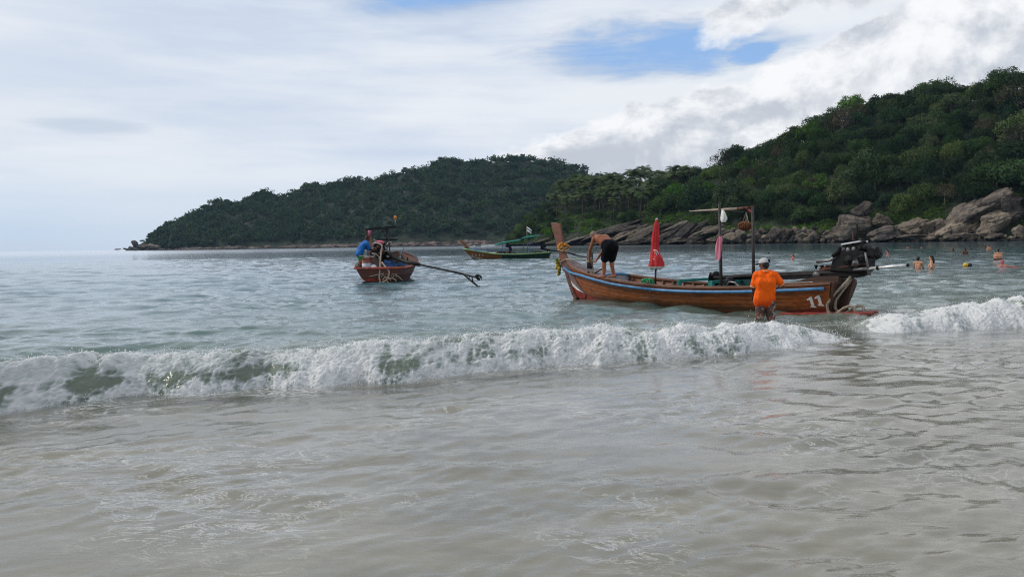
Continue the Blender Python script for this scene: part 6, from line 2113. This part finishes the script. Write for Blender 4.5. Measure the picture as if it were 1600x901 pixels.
b = MB(); b.box(K(849, 384, 0), (.55, .4, .42)); b.box(K(850, 381.5, 0), (.36, .3, .25)); b.box(K(846, 382, 0), (.25, .3, .2)); b.build('engine_block', M['black_metal'], en3, bevel=.05)
MB().tube([K(845, 388, 0), K(858, 390.5, .1), K(876, 393, .3), K(900, 397.5, .5)], [.10, .08, .06, .05], 7).build('tail_shaft', M['black_metal'], en3, True)
MB().bar(K(855, 389, 0), K(856, 396, 0), .12, .12).build('swivel_post', M['black_metal'], en3)
MB().tube([K(866.5 + 2 * math.cos(a), 400.5 + 2 * math.sin(a), .2) for a in np.linspace(0, 5, 10)], .03, 5).build('hose_loop', M['hose'], pb_, True)
fp = K(823.5, 372, 0); ftp = K(822.8, 353, 0)
MB().tube([fp, ftp], .03, 6).build('flag_pole', M['bamboo'], pb_)
b0 = [K(823.3, 354), K(827, 356), K(831, 359.5)]; b1 = [K(823.3, 361), K(827, 363), K(830.2, 366)]
fl = None
for k, (s0, s1, mt, nm) in enumerate(((0, .34, 'cloth_white', 'flag_stripe'), (.34, .62, 'navy_cloth', 'flag_stripe'), (.62, 1.0, 'cloth_white', 'flag_stripe'))):
    b = MB(); rows = []
    for p, q in zip(b0, b1):
        rows.append([p.lerp(q, s0) , p.lerp(q, s1)])
    for i, rw in enumerate(rows):
        for p in rw: p.y += .10 * (i % 2)
    o = b.grid(rows).build(nm, M[mt] if k != 1 else M['grey_metal'], fl or pb_, True)
    md = o.modifiers.new('thick', 'SOLIDIFY'); md.thickness = .012
for k, px in enumerate((739, 743, 747, 751, 755)):
    u = K(px, 396, .6).x / Cb.L; z0 = .18 + .02 * (k % 2)
    b = MB(); t = HC.at_z(u, .45); p = HC.pt(u, t, 1, .035); b.box((p.x, p.y, .38), (.10, .02, .22 + .05 * (k % 2)), Matrix.Rotation(.3 * (-1) ** k, 3, 'Y')); b.build('painted_letter', M['bamboo'], pb_)
fm = Cb.world(Vector((K(797, 396, .1).x, .1, .12)))
person(dict(pelvis=(0, -.06, .86), chest=(0, .10, 1.18), neck=(0, .19, 1.36), head=(0, .27, 1.47), face=(0, .9, -.3), Ls=(-.185, .16, 1.3), Le=(-.25, .32, 1.16), Lw=(-.2, .55, 1.16), Rs=(.185, .16, 1.3), Re=(.24, .3, 1.1), Rw=(.2, .5, 1.05)),
       fm, 1.35, 'skin_dark', 'figure in dark blue standing under the canopy of the far boat', .02, hands=False, shirt='navy_cloth', shorts='navy_cloth', shorts2='navy_cloth', sleeve=1.0)


# ---- bathers
def bather(px, py, above, rz, skin, label, J=None, trunks='black_cloth', **kw):
    """py = waterline in the photo, above = metres of body out of the water"""
    p = at(px, py)
    top = 1.70
    return person(J or {}, (p.x, p.y, above - top), rz, skin, label, .018, hands=False, shorts=trunks, group='bathers in the bay', **kw)


HIP = dict(Le=(-.36, -.06, 1.16), Lw=(-.17, .04, 1.02), Re=(.36, -.06, 1.16), Rw=(.17, .04, 1.02))
FRONT = dict(Le=(-.22, .12, 1.14), Lw=(-.05, .30, 1.12), Re=(.22, .12, 1.14), Rw=(.05, .30, 1.12))
bather(1434.5, 418.5, .56, -.9, 'skin_light', 'slim young bather with dark hair standing left of the woman with hands on hips', FRONT, fat=.78)
bather(1455.5, 421, .66, .9, 'skin_light', 'dark haired woman standing in the water with her hands on her hips', HIP, female=True, long_hair=True)
bather(1508, 397, .52, .2, 'skin_dark', 'dark bather out to the shoulders facing the rocks', dict(Le=(-.34, .05, 1.2), Lw=(-.45, .2, 1.1), Re=(.34, .05, 1.2), Rw=(.45, .2, 1.1)))
bather(1559.5, 407, .74, -.35, 'skin_light', 'broad backed pale man standing waist deep nearest the edge of the photo', FRONT, fat=1.2)
bather(1566, 417, .34, -.8, 'skin_pink', 'pink swimmer low in the water in front of the broad backed man', dict(Re=(.42, .12, 1.36), Rw=(.62, .25, 1.36)), hair='pink_cloth')
bather(1545, 391, .60, .3, 'skin_light', 'thin pale bather far out behind the broad backed man', HIP)
bather(1539.5, 386.5, .36, .3, 'skin_dark', 'head and shoulders of a bather just left of the thin pale one')
bather(1489.5, 393, .34, .3, 'skin_dark', 'bather with only head and shoulders showing left of the dark one')
bather(1517, 391, .28, .3, 'skin_dark', 'dark head of a swimmer right of the dark bather')
bather(1516, 417, .17, .3, 'skin_dark', 'black haired head of a swimmer beside the yellow ball')
bather(1387, 399, .46, 1.0, 'skin_pink', 'reddish bather beyond the tip of the silver tiller')
bather(1239, 406, .44, 1.0, 'skin_pink', 'red skinned swimmer right of the grey cap', dict(Re=(.38, .10, 1.3), Rw=(.5, .25, 1.36)), hair='hair_grey')
bather(1201, 396, .14, .3, 'skin_dark', 'small dark head of a swimmer just above the grey cap')
bather(1418, 388, .40, .3, 'skin_pink', 'tiny distant bather right of the engine fan')
bather(1440, 387, .30, .3, 'skin_pink', 'tiniest distant bather near the rocks')
p = at(1508.5, 417)
o = MB().ball((0, 0, 0), .125, 14, 10).build('ball', M['yellow_plastic'], None, True, loc=(p.x, p.y, .085))
MB().tube([(.126 * math.cos(a), .126 * math.sin(a), 0) for a in np.linspace(0, 6.28, 22)], .008, 4).build('seam', M['orange_plastic'], o)
tag(o, 'yellow ball floating among the bathers', 'ball')

# ------------------------------------------------------------------ air
def haze():
    m, t = material('haze')
    v = t.n('ShaderNodeVolumePrincipled', Color=(0.50, 0.72, 1.0), Density=0.000045, Anisotropy=0.2)
    t.n('ShaderNodeOutputMaterial', Volume=v)
    o = MB().box((0, 2500, 72), (13500, 5900, 162)).build('haze', m)
    tag(o, 'thin bluish sea air', 'haze', kind='stuff')


haze()
